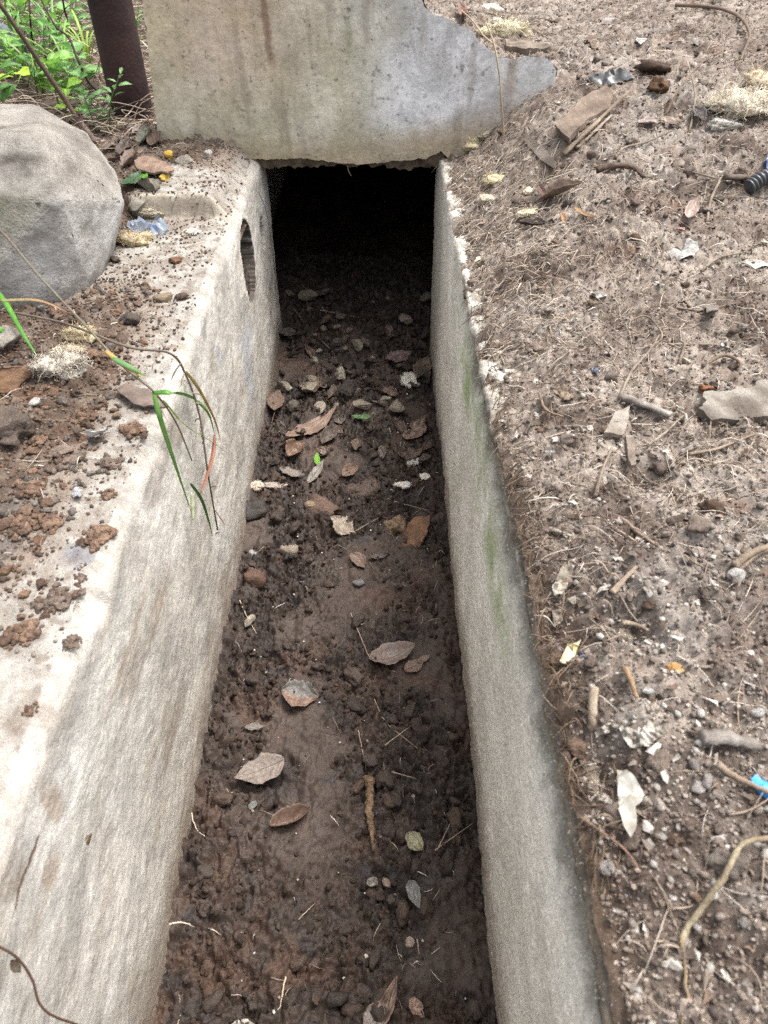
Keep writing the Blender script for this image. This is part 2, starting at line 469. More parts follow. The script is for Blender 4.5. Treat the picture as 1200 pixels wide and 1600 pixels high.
# ---- soil on the left, lying over the concrete ledge
def build_left():
    xs = graded([(-40, -1.9, 4, .08), (-1.9, -1.0, .02, .008), (-1.0, -.357, .0045, .0036)])
    ys = graded([(-6, .25, .5, .02), (.25, 1.6, .0036, .0042), (1.6, 3.2, .0045, .008), (3.2, 6, .012, .05), (6, 60, .08, 5)])
    X, Y = np.meshgrid(xs, ys, indexing='ij')
    Z = Hleft(X, Y)
    n1 = fbm(X, Y, 14, 4, 71)
    c = mixc(lin(74, 58, 46), lin(104, 88, 74), sm(-.3, .3, n1))
    c = mixc(c, lin(104, 68, 44), .55 * sm(.1, .4, fbm(X, Y, 10, 4, 72)) * sm(1.7, 1.3, Y))
    c = mixc(c, lin(98, 92, 86), .7 * sm(.1, .4, fbm(X, Y, 7, 3, 73)))
    c = mixc(c, lin(70, 58, 46), .7 * sm(-.75, -.95, X))
    me = mesh_np("soil_ground", np.stack([X, Y, Z], -1).reshape(-1, 3), grid_faces(len(xs), len(ys)), c.reshape(-1, 3), mat=M['dirt'])
    link("soil_ground", me, kind="structure", label="rusty brown soil lying over the left concrete ledge")
build_left()

# ---- left drain wall: inner face, rounded rim and ledge top, with a round pipe opening
HOLE = (1.93, -.140, .103)        # y, z, radius
def build_left_wall():
    rr = .026
    prof = []
    for z in np.linspace(-.80, -rr, 235): prof.append((XL, z, 1, 0))
    for a in np.linspace(0, math.pi / 2, 15)[1:]: prof.append((XL - rr + rr * math.cos(a), -rr + rr * math.sin(a), math.cos(a), math.sin(a)))
    for x in graded([(-.381, -.70, -.0036, -.005)])[::-1][1:]: prof.append((x, 0, 0, 1))
    prof.append((-1.0, 0, 0, 1)); prof.append((-1.0, -.8, -1, 0))
    prof = np.array(prof)
    ys = graded([(-3, .15, .3, .02), (.15, 1.5, .0036, .0036), (1.5, 2.45, .0036, .0042), (2.45, 3.2, .01, .05), (3.2, 7, .1, .4)])
    n, m = len(prof), len(ys)
    PX = np.repeat(prof[:, 0:1], m, 1); PZ = np.repeat(prof[:, 1:2], m, 1); NX = np.repeat(prof[:, 2:3], m, 1); NZ = np.repeat(prof[:, 3:4], m, 1)
    Y = np.repeat(ys[None], n, 0)
    S = np.where(NZ > .99, -PX + XL, 0) + PZ          # unrolled coordinate
    face = NX
    disp = .006 * fbm(S, Y, 4, 3, 81) + .0022 * fbm(S, Y, 34, 3, 82) + .0016 * fbm(S, Y, 110, 3, 83, billow=True)
    disp = disp + .010 * fbm(S, Y, 2.2, 2, 84) * face
    X = PX + NX * disp; Z = PZ + NZ * disp
    top = NZ > .7
    Z = np.where(top & (PX > -.99), PZ + Hledge(PX, Y) * sm(0, 1, NZ), Z)
    # chips along the rim
    chip = sm(.22, .42, fbm(Y, Y * 0 + 2.2, 9, 4, 85)) * np.exp(-((S + .012) / .02) ** 2)
    X = X - .010 * chip; Z = Z - .008 * chip
    # the pipe opening and a small gap near the slab
    d = np.hypot(Y - HOLE[0], (PZ - HOLE[1]) * 1.0)
    rad = HOLE[2] * (1 + .05 * fbm(Y, PZ, 40, 3, 86) + .10 * sm(0, .08, Y - HOLE[0]) * fbm(Y, PZ, 60, 2, 87))
    inside = (d < rad) & (NX > .99)
    ringv = (np.abs(d - rad) < .0042) & (NX > .99); k_ = np.where(ringv, rad / np.maximum(d, 1e-6), 1)
    Yn = HOLE[0] + (Y - HOLE[0]) * k_; Z = np.where(ringv, HOLE[1] + (PZ - HOLE[1]) * k_, Z)
    X = np.where(inside, X - .17, X)
    d2 = np.hypot((Y - 2.25) / .035, (PZ + .19) / .05) * (1 + .25 * fbm(Y, PZ, 50, 2, 88))
    gap = (d2 < 1) & (NX > .99)
    X = np.where(gap, X - .05, X)
    X = np.where(NX > .5, X - .12 * sm(SLAB_Y + .115, SLAB_Y + .125, Y), X)      # culvert widened behind the slab to hide its lit walls and darken the mouth
    # colours
    base = mixc(lin(192, 186, 174), lin(170, 163, 151), sm(-.3, .3, fbm(S, Y, 6, 4, 91)))
    wS = S + .035 * fbm(S, Y, 3.5, 3, 94)
    streak = .75 * fbm(wS * 3.2, Y * 1.1, 4, 2, 92) + .45 * fbm(S, Y, 7, 4, 90)
    c = mixc(base, lin(138, 134, 127), .6 * sm(.05, .45, streak))
    c = mixc(c, lin(208, 203, 194), .6 * sm(.05, .4, (.7 * fbm(wS * 3.6, Y * 1.2, 3, 2, 93) + .5 * fbm(S, Y, 8, 4, 89))))
    c = mixc(c, lin(134, 112, 88), .4 * sm(.14, .42, (.8 * fbm(wS * 4, Y * 1.2, 3.0, 2, 95) + .4 * fbm(S, Y, 9, 3, 88))))
    c = mixc(c, lin(136, 130, 121), .4 * sm(.12, .4, fbm(S, Y, 15, 4, 108)))
    c = mixc(c, lin(150, 154, 164), .5 * sm(.15, .4, fbm(S, Y, 5, 3, 96)) * sm(1.1, 1.5, Y))
    # brown stain patches near the camera and grey band below the rim
    for (by, bs, wy, ws, k) in ((.30, -.045, .035, .035, 1.0), (.385, -.070, .022, .050, 1.0), (.335, -.125, .030, .030, .9), (.62, -.13, .16, .016, .5), (.75, -.20, .14, .012, .4), (1.1, -.33, .2, .014, .4)):
        b = np.exp(-(((Y - by) / wy) ** 2 + ((S - bs) / ws) ** 2)) + .25 * fbm(S, Y, 22, 3, 97)
        c = mixc(c, lin(140, 112, 80), k * .85 * sm(.35, .85, b))
    c = mixc(c, lin(140, 136, 128), .55 * np.exp(-((S + .05) / .03) ** 2) * sm(-.1, .3, fbm(S, Y, 9, 3, 98)))
    c = mixc(c, lin(118, 99, 80), .75 * sm(-.50, -.63, S + .05 * fbm(Y, S, 8, 4, 99)))
    c = mixc(c, lin(208, 207, 203), .25 * sm(.72, .42, Y) * sm(-.25, .3, fbm(S, Y, 7, 3, 109)) * sm(-.45, -.2, S))
    # white crust on the ledge
    wh = sm(-.035, .02, S + .02 * fbm(S, Y, 12, 3, 101))
    crust = mixc(lin(152, 147, 138), lin(132, 125, 115), sm(-.2, .3, fbm(S, Y, 18, 4, 102)))
    crust = mixc(crust, lin(110, 98, 86), .8 * sm(.08, .3, fbm(S, Y, 32, 4, 103)))
    crust = mixc(crust, lin(112, 94, 78), .75 * sm(-.1, .35, left_amount(PX, Y) + .25 * fbm(S, Y, 45, 3, 107)))
    crust = mixc(crust, lin(98, 102, 114), .55 * sm(.28, .45, fbm(S, Y, 9, 3, 104)) * sm(1.1, .8, Y))
    c = mixc(c, crust, wh)
    c = mixc(c, lin(166, 154, 134), .8 * (sm(1.862, 1.87, Y) * sm(1.892, 1.884, Y)) * top)
    ringm = (NX > .99) & (d < rad * 1.05)
    c = np.where((ringm | gap)[..., None], lin(84, 76, 68), c)
    fq = grid_faces(n, m)
    me = mesh_np("drain_wall", np.stack([X, np.where(ringv, Yn, Y), Z], -1).reshape(-1, 3), fq, c.reshape(-1, 3), mat=M['wall'])
    w = link("drain_wall", me, label="pale left drain wall with white crusted ledge and round pipe opening", cat="wall")
    # soil filling the lower part of the pipe opening
    t = np.linspace(-1, 1, 46); U, W = np.meshgrid(t, t, indexing='ij')
    yy = HOLE[0] + U * .099; zz = HOLE[1] + W * .099
    xx = XL - .030 - .08 * sm(.0, .4, W) + .012 * fbm(yy, zz, 40, 4, 105, billow=True) + .02 * sm(-.2, -.9, W)
    cc = mixc(lin(56, 48, 42), lin(78, 67, 58), sm(-.3, .3, fbm(yy, zz, 60, 3, 106)))
    fq = grid_faces(46, 46); cu = U.reshape(-1)[fq].mean(1); cw = W.reshape(-1)[fq].mean(1)
    fq = fq[(cu ** 2 + cw ** 2 < 1.02) & (cw < .62)]
    me = mesh_np("soil_plug", np.stack([xx, yy, zz], -1).reshape(-1, 3), fq, cc.reshape(-1, 3), mat=M['clod'])
    link("soil_plug", me, parent=w)
build_left_wall()

# ---- right drain wall
def build_right_wall():
    prof = []
    for z in np.linspace(-.80, -.012, 240): prof.append((XR, z, -1, 0))
    for a in np.linspace(0, math.pi / 2, 7)[1:]: prof.append((XR + .012 - .012 * math.cos(a), -.012 + .012 * math.sin(a), -math.cos(a), math.sin(a)))
    for x in np.linspace(XR + .012, XR + .14, 34)[1:]: prof.append((x, 0, 0, 1))
    prof.append((XR + .14, -.8, 1, 0))
    prof = np.array(prof)
    ys = graded([(-3, .15, .3, .02), (.15, 1.5, .0036, .0038), (1.5, 2.5, .0038, .005), (2.5, 7, .05, .4)])
    n, m = len(prof), len(ys)
    PX, PZ, NX, NZ = [np.repeat(prof[:, i:i + 1], m, 1) for i in range(4)]
    Y = np.repeat(ys[None], n, 0)
    S = np.where(NZ > .99, PX - XR, 0) + PZ
    disp = .008 * fbm(S, Y, 3, 3, 111) + .0026 * fbm(S, Y, 40, 3, 112) + .0030 * fbm(S, Y, 130, 2, 113, billow=True)
    # a worn groove under the rim, deepest near the camera
    nearm = sm(1.75, 1.15, Y)
    gz = -.048 + .008 * fbm(Y, Y * 0, 3, 2, 114)
    disp = disp - .016 * nearm * np.exp(-((S - gz) / .022) ** 2) * (1 + .5 * fbm(Y, S, 14, 3, 115))
    disp = disp + nearm * np.exp(-((S + .008) / .02) ** 2) * (.008 * fbm(Y, S, 9, 4, 117) + .006 * fbm(Y, S, 34, 3, 118))
    ragged = sm(.0, .35, fbm(Y, Y * 0 + 1.3, 11, 4, 116)) * np.exp(-((S - .004) / .018) ** 2)
    X = PX + NX * disp + .016 * ragged; Z = PZ + NZ * disp - .014 * ragged
    X = np.where(NX < -.5, X + .11 * sm(SLAB_Y + .115, SLAB_Y + .125, Y), X)  # set back the same way, shaped to hide the lit inner wall
    b = mixc(lin(230, 224, 210), lin(212, 205, 190), sm(-.3, .3, fbm(S, Y, 6, 4, 121)))
    c = mixc(b, lin(232, 226, 210), .6 * sm(.1, .4, fbm(Y * 3, S * 1.3, 4, 4, 122)))
    c = mixc(c, lin(122, 98, 72), .65 * sm(-.53, -.63, S + .05 * fbm(Y, S, 7, 4, 123)) )
    c = mixc(c, lin(140, 156, 102), .85 * np.exp(-((S - (-.14 + .03 * fbm(Y, Y * 0, 2, 2, 124))) / .065) ** 2) * sm(1.75, 1.35, Y) * sm(.55, .8, Y) * sm(-.45, .25, fbm(S, Y, 9, 3, 125)))
    band = np.exp(-((S - gz) / .034) ** 2) * sm(1.8, 1.2, Y)
    c = mixc(c, lin(74, 68, 53), .8 * np.clip((band * 1.2 + .7 * fbm(S, Y, 16, 4, 126) * sm(.05, .4, band)), 0, 1))
    c = mixc(c, mixc(lin(74, 62, 48), lin(116, 100, 78), sm(-.25, .3, fbm(S, Y, 40, 4, 119))), .9 * sm(-.045, -.015, S + .03 * fbm(S, Y, 13, 3, 120)) * sm(1.3, .95, Y))
    c = mixc(c, lin(118, 112, 100), .5 * sm(1.9, 2.2, Y))
    rim = .85 * sm(-.012, .002, S + .012 * fbm(Y, S, 20, 3, 127)) * sm(.95, 1.3, Y + .15 * fbm(Y, S, 6, 2, 129))
    c = mixc(c, mixc(lin(172, 165, 152), lin(118, 106, 92), sm(-.1, .3, fbm(S, Y, 26, 3, 128))), rim)
    me = mesh_np("drain_wall", np.stack([X, Y, Z], -1).reshape(-1, 3), grid_faces(n, m)[:, ::-1], c.reshape(-1, 3), mat=M['rwall'])
    link("drain_wall", me, label="rough sandy right drain wall with green moss band and dark ragged rim", cat="wall")
build_right_wall()

# ---- the upright broken slab over the drain's mouth, with its roof slab behind
def poly_inside(px, py, poly):
    ins = np.zeros(px.shape, bool)
    n = len(poly)
    for i in range(n):
        x0, y0 = poly[i]; x1, y1 = poly[(i + 1) % n]
        cond = ((y0 > py) != (y1 > py)) & (px < (x1 - x0) * (py - y0) / (y1 - y0 + 1e-12) + x0)
        ins ^= cond
    return ins
def plate(name, poly, y0, thick, step, colour_fn, mat, jag=0.0, bulge=0.0, seed=0, parent=None, **kw):
    poly = np.array(poly)
    xs = np.arange(poly[:, 0].min() - .02, poly[:, 0].max() + .02, step); zs = np.arange(poly[:, 1].min() - .02, poly[:, 1].max() + .02, step)
    X, Z = np.meshgrid(xs, zs, indexing='ij')
    jx = jz = 0 * X
    fq = grid_faces(len(xs), len(zs))
    cx = (X + jx).reshape(-1)[fq].mean(1); cz = (Z + jz).reshape(-1)[fq].mean(1)
    fq = fq[poly_inside(cx, cz, poly)]
    Yf = y0 + bulge * fbm(X, Z, 3, 3, seed + 5) + .0015 * fbm(X, Z, 30, 3, seed + 6)
    Yb = y0 + thick + .006 * fbm(X, Z, 12, 3, seed + 7)
    nv = X.size
    V = np.concatenate([np.stack([X, Yf, Z], -1).reshape(-1, 3), np.stack([X, Yb, Z], -1).reshape(-1, 3)])
    e = np.concatenate([fq[:, [0, 1]], fq[:, [1, 2]], fq[:, [2, 3]], fq[:, [3, 0]]])
    key = np.sort(e, 1); k = key[:, 0].astype(np.int64) * nv + key[:, 1]
    u, inv, cnt = np.unique(k, return_inverse=True, return_counts=True)
    be = e[cnt[inv] == 1]
    # draw the cut edge onto the true broken outline
    bi = np.unique(be); q = np.stack([V[bi, 0], V[bi, 2]], -1); best = np.full(len(bi), 1e9); to = q.copy()
    for i in range(len(poly)):
        a, b = poly[i], poly[(i + 1) % len(poly)]; ab = b - a; t = np.clip(((q - a) @ ab) / (ab @ ab + 1e-12), 0, 1); w = a + t[:, None] * ab; d = np.hypot(*(q - w).T)
        m = d < best; best = np.where(m, d, best); to = np.where(m[:, None], w, to)
    to = to + jag * np.stack([fbm(to[:, 0], to[:, 1], 38, 4, seed + 8), fbm(to[:, 0], to[:, 1], 38, 4, seed + 9)], -1) * 1.6
    V[bi, 0], V[bi, 2] = to[:, 0], to[:, 1]
    V[bi + nv, 0] = to[:, 0] + .004 * fbm(to[:, 0], to[:, 1], 60, 2, seed + 10); V[bi + nv, 2] = to[:, 1] - .004
    side = np.stack([be[:, 1], be[:, 0], be[:, 0] + nv, be[:, 1] + nv], -1)
    allf = np.concatenate([fq, fq[:, ::-1] + nv, side])
    used = np.unique(allf); remap = np.zeros(2 * nv, int); remap[used] = np.arange(len(used))
    C = colour_fn(X, Z).reshape(-1, 3); C = np.concatenate([C, C * 0 + lin(112, 98, 82)])
    me = mesh_np(name, V[used], remap[allf], C[used], mat=mat)
    me.set_sharp_from_angle(angle=R(50))
    return link(name, me, parent=parent, **kw)

def slab_col(X, Z):
    g = mixc(lin(168, 162, 144), lin(150, 143, 120), sm(-.3, .3, fbm(X, Z, 5, 4, 131)))
    g = mixc(g, lin(140, 134, 96), .55 * sm(.0, .35, fbm(X, Z, 4, 3, 132) + .5 * sm(.14, .0, Z)) * sm(.0, -.3, X))
    g = mixc(g, lin(172, 132, 106), .35 * np.exp(-((X + .42) / .2) ** 2) * sm(.1, .3, Z))
    blue = sm(-.12, .12, X + .1 * fbm(X, Z, 5, 3, 133)) * sm(.02, .12, Z - .12 * sm(.25, .4, X) * 0)
    g = mixc(g, mixc(lin(182, 183, 186), lin(160, 161, 162), sm(-.2, .3, fbm(X, Z, 9, 4, 134))), blue * .9)
    # crackled paint on the right part
    cell = .022
    wx = X + .008 * fbm(X, Z, 30, 2, 135); wz = Z + .008 * fbm(X, Z, 30, 2, 136)
    f = np.abs(pn2(wx / cell, wz / cell, 137)); f2 = np.abs(pn2(wx / cell * 1.7 + 5, wz / cell * 1.7, 138))
    crack = np.maximum(sm(.07, .0, f), sm(.06, .0, f2)) * sm(.02, .16, X) * sm(.03, .1, Z) * sm(-.3, .2, fbm(X, Z, 8, 2, 139))
    g = mixc(g, lin(118, 114, 108), .5 * crack)
    # rust run, dark rubs and damp foot
    rx = -.295 + .012 * fbm(Z, Z * 0, 12, 3, 140) - .05 * (Z - .3)
    g = mixc(g, lin(112, 82, 66), .75 * sm(.016, .004, np.abs(X - rx) + .008 * fbm(X, Z, 60, 3, 141)) * sm(.20, .30, Z))
    g = mixc(g, lin(116, 96, 72), .6 * sm(.22, .5, fbm(X * 7 + Z * 2.5, Z * 1.6, 6, 3, 142)) * np.exp(-((X - .1) / .15) ** 2) * sm(.2, .3, Z))
    g = mixc(g, lin(104, 112, 70), .6 * np.exp(-(((X + .08) / .012) ** 2 + ((Z - .31) / .05) ** 2)))
    g = mixc(g, lin(132, 116, 92), .75 * sm(.10, .0, Z - .25 * np.maximum(X, 0) + .03 * fbm(X, Z, 8, 3, 143)))
    g = mixc(g, lin(126, 106, 82), .55 * np.exp(-((X - .365 - .05 * (Z - .15)) / .02) ** 2) * sm(.08, .2, Z))
    g = mixc(g, lin(110, 98, 80), .45 * sm(.1, .4, fbm(X * 4, Z * .6, 5, 4, 144)))
    pr, pid = crumbs(X, Z, .03, .002, .008, .35, 145)
    g = mixc(g, lin(92, 84, 66), .35 * sm(0, .004, pr) * (pid > .6))
    return np.clip(g * 1.52, 0, .78)
def build_slab():
    P = lambda px, py: (lambda q: (q[0], q[2]))(atY(px, py, SLAB_Y))
    skin = [P(x, y) for x, y in ((222, 0), (250, 236), (300, 240), (352, 241), (400, 249), (436, 249), (470, 247), (510, 252), (545, 257), (590, 255), (625, 251), (668, 247), (690, 236), (712, 262), (760, 262),
            (900, 190), (868, 132), (870, 112), (862, 97), (848, 90), (824, 88), (806, 92), (778, 88), (757, 72), (735, 47), (722, 42), (712, 36), (698, 27), (678, 23), (662, 10), (655, -8), (652, -30), (640, -55), (600, -90), (218, -90))]
    root = bpy.data.objects.new("concrete_slab", None); COL.objects.link(root)
    root.location = (-.1, SLAB_Y, 0)
    root["label"] = "upright broken concrete slab standing over the drain mouth"; root["category"] = "slab"
    def put(o):
        o.parent = root; o.matrix_parent_inverse = Matrix.Translation(-Vector(root.location))
    skin_o = plate("plaster_face", skin, SLAB_Y, .020, .004, slab_col, M['slab'], jag=.004, bulge=.006, seed=150)
    put(skin_o)
    inn = [(-.62, .42), (-.61, .012), (-.50, .004), (-.34, -.030), (-.05, -.024), (.10, -.031), (.20, -.026), (.27, .0), (.5, .17), (.49, .225), (.32, .245), (.26, .30), (.16, .34), (.13, .37), (.12, .42)]
    core_o = plate("core", inn, SLAB_Y + .0215, .075, .008, lambda X, Z: np.zeros(X.shape + (3,)) + .2, M['core'], jag=.014, bulge=.02, seed=160)
    put(core_o)
    bm = bmesh.new()
    bmesh.ops.create_cube(bm, size=1, matrix=Matrix.Translation((-.1, 4.9, .03)) @ Matrix.Diagonal((1.1, 4.99, .12, 1)))
    me = bpy.data.meshes.new("roof_slab"); bm.to_mesh(me); bm.free(); me.materials.append(M['core'])
    put(link("roof_slab", me))
    bm = bmesh.new()
    bmesh.ops.create_cube(bm, size=1, matrix=Matrix.Translation((-.1, 7.1, -.4)) @ Matrix.Diagonal((1.2, .1, 1.0, 1)))  # unseen cap, added to close the tunnel and keep it dark
    me = bpy.data.meshes.new("unseen_end_cap"); bm.to_mesh(me); bm.free(); me.materials.append(M['core'])
    put(link("unseen_end_cap", me))
build_slab()

# ================================================================== LOOSE MASSES (nobody could count them)
def ico(sub, seed, angular=.5, rough=.25, squash=.75):
    bm = bmesh.new(); bmesh.ops.create_icosphere(bm, subdivisions=sub, radius=1)
    V = np.array([v.co[:] for v in bm.verts]); Fc = np.array([[v.index for v in f.verts] for f in bm.faces]); bm.free()
    r = np.random.default_rng(seed)
    for _ in range(int(3 + 9 * angular)):
        n = r.normal(size=3); n /= np.linalg.norm(n); d = (.55 if angular < .9 else .4) + .4 * r.random()
        k = V @ n - d; V = V - np.where(k > 0, k, 0)[:, None] * n
    V = V * (1 + rough * fbm3(V + seed, 1.7, 3, seed))[:, None]
    V = V * np.array([1 + .3 * r.random(), .75 + .3 * r.random(), squash])
    return V, Fc

def rot_z(a):
    c, s_ = np.cos(a), np.sin(a); z = np.zeros_like(a); o = np.ones_like(a)
    return np.stack([np.stack([c, -s_, z], -1), np.stack([s_, c, z], -1), np.stack([z, z, o], -1)], -2)
def rot_x(a):
    c, s_ = np.cos(a), np.sin(a); z = np.zeros_like(a); o = np.ones_like(a)
    return np.stack([np.stack([o, z, z], -1), np.stack([z, c, -s_], -1), np.stack([z, s_, c], -1)], -2)

def scatter(name, P, S, C, tmpl, mat, label, tilt=.6, smooth=True, kind="stuff"):
    n = len(P); Vs, Fs, Cs = [], [], []; off = 0
    which = rng.integers(0, len(tmpl), n)
    Rm = rot_z(rng.random(n) * 6.283) @ rot_x((rng.random(n) - .5) * 2 * tilt)
    for k, (V, Fc) in enumerate(tmpl):
        idx = np.where(which == k)[0]
        if not len(idx): continue
        W = np.einsum('nij,vj->nvi', Rm[idx], V) * S[idx][:, None, None] + P[idx][:, None, :]
        f = Fc[None] + (np.arange(len(idx)) * len(V))[:, None, None] + off
        Vs.append(W.reshape(-1, 3)); Fs.append(f.reshape(-1, Fc.shape[1])); Cs.append(np.repeat(C[idx], len(V), 0)); off += len(idx) * len(V)
    me = mesh_np(name, np.concatenate(Vs), np.concatenate(Fs), np.concatenate(Cs), smooth=smooth, mat=mat)
    return link(name, me, label=label, kind=kind)

def pick(cols, n, jit=.18):
    cols = np.array(cols); c = cols[rng.integers(0, len(cols), n)]
    return c * (1 + jit * rng.normal(size=(n, 1)))

def straws(name, XY, ang, L, rad, C, H, mat, label, arch=.012, sides=3, seg=6, curv=.22, z0=.001):
    n = len(XY); t = np.linspace(-.5, .5, seg)
    k = rng.normal(size=n) * curv
    a = ang[:, None] + k[:, None] * t[None] * 2
    dx = np.cos(a) * L[:, None] / (seg - 1); dy = np.sin(a) * L[:, None] / (seg - 1)
    x = XY[:, 0:1] + np.cumsum(dx, 1) - dx.sum(1, keepdims=True) / 2; y = XY[:, 1:2] + np.cumsum(dy, 1) - dy.sum(1, keepdims=True) / 2
    h = H(x, y)
    # a stiff stem rests on the high points: fit a line, lift to clear most of it
    lo = h.mean(1, keepdims=True); sl = ((h - lo) * t).sum(1, keepdims=True) / (t * t).sum()
    line = lo + sl * t[None]
    z = .65 * line + .35 * h
    z = z + np.maximum(0, (h - z)).max(1, keepdims=True) * .6 + z0 + rad[:, None]
    z = z + (rng.random((n, 1)) ** 3) * arch * (1 - (2 * t[None]) ** 2) + (rng.normal(size=(n, 1)) * arch * .5) * t[None]
    P = np.stack([x, y, z], -1)
    T = np.gradient(P, axis=1); T /= np.linalg.norm(T, axis=-1, keepdims=True) + 1e-9
    up = np.array([0, 0, 1.0]); S_ = np.cross(T, up); S_ /= np.linalg.norm(S_, axis=-1, keepdims=True) + 1e-9; U = np.cross(S_, T)
    th = np.arange(sides) / sides * 2 * math.pi
    taper = (1 - .6 * np.abs(t * 2) ** 2)[None, :, None, None] * rad[:, None, None, None]
    ring = P[:, :, None, :] + taper * (np.cos(th)[None, None, :, None] * S_[:, :, None, :] + np.sin(th)[None, None, :, None] * U[:, :, None, :])
    V = ring.reshape(-1, 3)
    base = (np.arange(n) * seg * sides)[:, None, None] + (np.arange(seg - 1) * sides)[None, :, None]
    j = np.arange(sides)[None, None]; j2 = (np.arange(sides) + 1) % sides
    fq = np.stack([base + j, base + j2[None, None], base + sides + j2[None, None], base + sides + j], -1).reshape(-1, 4)
    me = mesh_np(name, V, fq, np.repeat(C, seg * sides, 0), mat=mat)
    return link(name, me, label=label, kind="stuff")

small = [ico(1, i, .7, .35) for i in range(6)]
med = [ico(3, i + 20, .5, .75) for i in range(8)]
def flake(seed):
    r = np.random.default_rng(seed); n = 6; a = np.sort(r.random(n)) * 6.283; rad = .6 + .6 * r.random(n)
    V = np.stack([np.cos(a) * rad, np.sin(a) * rad * .6, .25 * r.normal(size=n)], -1)
    V = np.concatenate([V, [[0, 0, .12]]]); return V, np.array([[i, (i + 1) % n, n] for i in range(n)])
tiny = [ico(1, i + 60, .6, .7, .8) for i in range(6)]
flakes = [flake(i) for i in range(8)]

# crumbs of soil in the drain
n = 16000
x = XL + .01 + rng.random(n) * (XR - XL - .02); y = .26 + rng.random(n) ** .8 * 2.3
keep = rng.random(n) < (1.0 - bed_smooth(x, y)).clip(0, 1) ** 2.2 * sm(-.45, .1, fbm(x, y, 9, 3, 231)) + .03; x, y = x[keep], y[keep]; n = len(x)
s_ = .0014 + .0062 * rng.random(n) ** 3
z = Hbed(x, y) + s_ * .3
scatter("soil_crumbs", np.stack([x, y, z], -1), s_, pick([lin(57, 45, 37), lin(64, 51, 42), lin(52, 41, 34), lin(72, 54, 42), lin(61, 48, 40)], n, .1), tiny, M['stuff'], "loose dark soil crumbs over the drain bed")
n = 520
x = XL + .02 + rng.random(n) * (XR - XL - .04); y = .28 + rng.random(n) * 2.2
keep = rng.random(n) < (1.0 - bed_smooth(x, y)).clip(0, 1) ** 2; x, y = x[keep], y[keep]; n = len(x)
s_ = .006 + .013 * rng.random(n) ** 2.5
scatter("soil_clods", np.stack([x, y, Hbed(x, y) + s_ * .2], -1), s_, pick([lin(58, 46, 38), lin(64, 51, 42), lin(54, 43, 36), lin(70, 53, 41)], n, .1), med, M['bedclod'], "lumpy dark clods of soil in the drain")
n = 130
x = XL + .02 + rng.random(n) * (XR - XL - .04); y = .28 + rng.random(n) * 1.9
s_ = .0015 + .003 * rng.random(n) ** 2
scatter("pale_grit", np.stack([x, y, Hbed(x, y) + s_ * .6], -1), s_, pick([lin(170, 160, 146), lin(140, 122, 100), lin(196, 190, 180)], n), small, M['stone'], "pale specks of grit on the dark drain soil")
# grit, flakes and straw on the right bank
def bank_pts(n, p=1.0):
    y = .12 + rng.random(n) ** p * 3.6; x = XR + .012 + rng.random(n) * (.30 + .40 * y)
    k = ~((x < .52) & (y > SLAB_Y - .01) & (y < SLAB_Y + .11)); return x[k], y[k]
x, y = bank_pts(11000, 1.1); n = len(x); s_ = .0014 + .0042 * rng.random(n) ** 3
scatter("bank_grit", np.stack([x, y, Hright(x, y) + s_ * .4], -1), s_, pick([lin(138, 130, 120), lin(120, 107, 96), lin(96, 83, 73), lin(152, 146, 138), lin(112, 99, 88), lin(80, 69, 61)], n), small, M['stone'], "fine pale grit strewn over the dirt bank")
y = .14 + rng.random(26000) ** 1.3 * 1.7; x = XR + .012 + rng.random(26000) * (.26 + .42 * y); n = len(x); s_ = .0009 + .0022 * rng.random(n) ** 2.5
cd, _ = dirt_colour(x, y)
scatter("bank_grains", np.stack([x, y, Hright(x, y) + s_ * .5], -1), s_, cd * (1 + .35 * rng.normal(size=(n, 1))).clip(.45, 1.7), small, M['stuff'], "fine loose grains of dirt over the near bank", smooth=False)
x, y = bank_pts(420, 1.0); n = len(x); s_ = .005 + .010 * rng.random(n) ** 2.5
scatter("bank_clods", np.stack([x, y, Hright(x, y) + s_ * .15], -1), s_, pick([lin(104, 90, 79), lin(92, 79, 69), lin(118, 106, 95), lin(98, 78, 62)], n), med, M['clod'], "crumbly grey brown clods on the dirt bank")
x, y = bank_pts(9000, 1.0); n = len(x); s_ = .002 + .0085 * rng.random(n) ** 3.2
scatter("litter_flakes", np.stack([x, y, Hright(x, y) + s_ * .35 + .001], -1), s_, pick([lin(152, 144, 134), lin(134, 123, 111), lin(112, 98, 86), lin(90, 75, 63), lin(160, 153, 145), lin(124, 108, 95), lin(102, 82, 66), lin(78, 66, 57)], n), flakes, M['paper'], "small pale flakes of rotten litter on the bank", tilt=.9, smooth=False)
n = 20000
x, y = bank_pts(n, .95); n = len(x)
d = sm(-.35, .3, fbm(x, y, 3.2, 3, 201)) * .7 + .25 + .6 * np.exp(-((x - .30) / .16) ** 2) * sm(.9, 1.3, y) * sm(2.25, 1.9, y)
d *= .35 + .65 * sm(.3, .8, y)
keep = rng.random(n) < d; x, y = x[keep], y[keep]; n = len(x)
ang = rng.normal(size=n) * 1.0 + .25 + np.where(rng.random(n) < .25, 1.4, 0)
straws("straw_litter", np.stack([x, y], -1), ang, .012 + .065 * rng.random(n) ** 2.6, .0004 + .0008 * rng.random(n) ** 2,
       pick([lin(162, 147, 130), lin(138, 122, 106), lin(112, 95, 81), lin(86, 70, 58), lin(150, 130, 108), lin(176, 165, 150)], n), Hright, M['straw'], "fine dry straw and rootlets matted over the dirt bank")
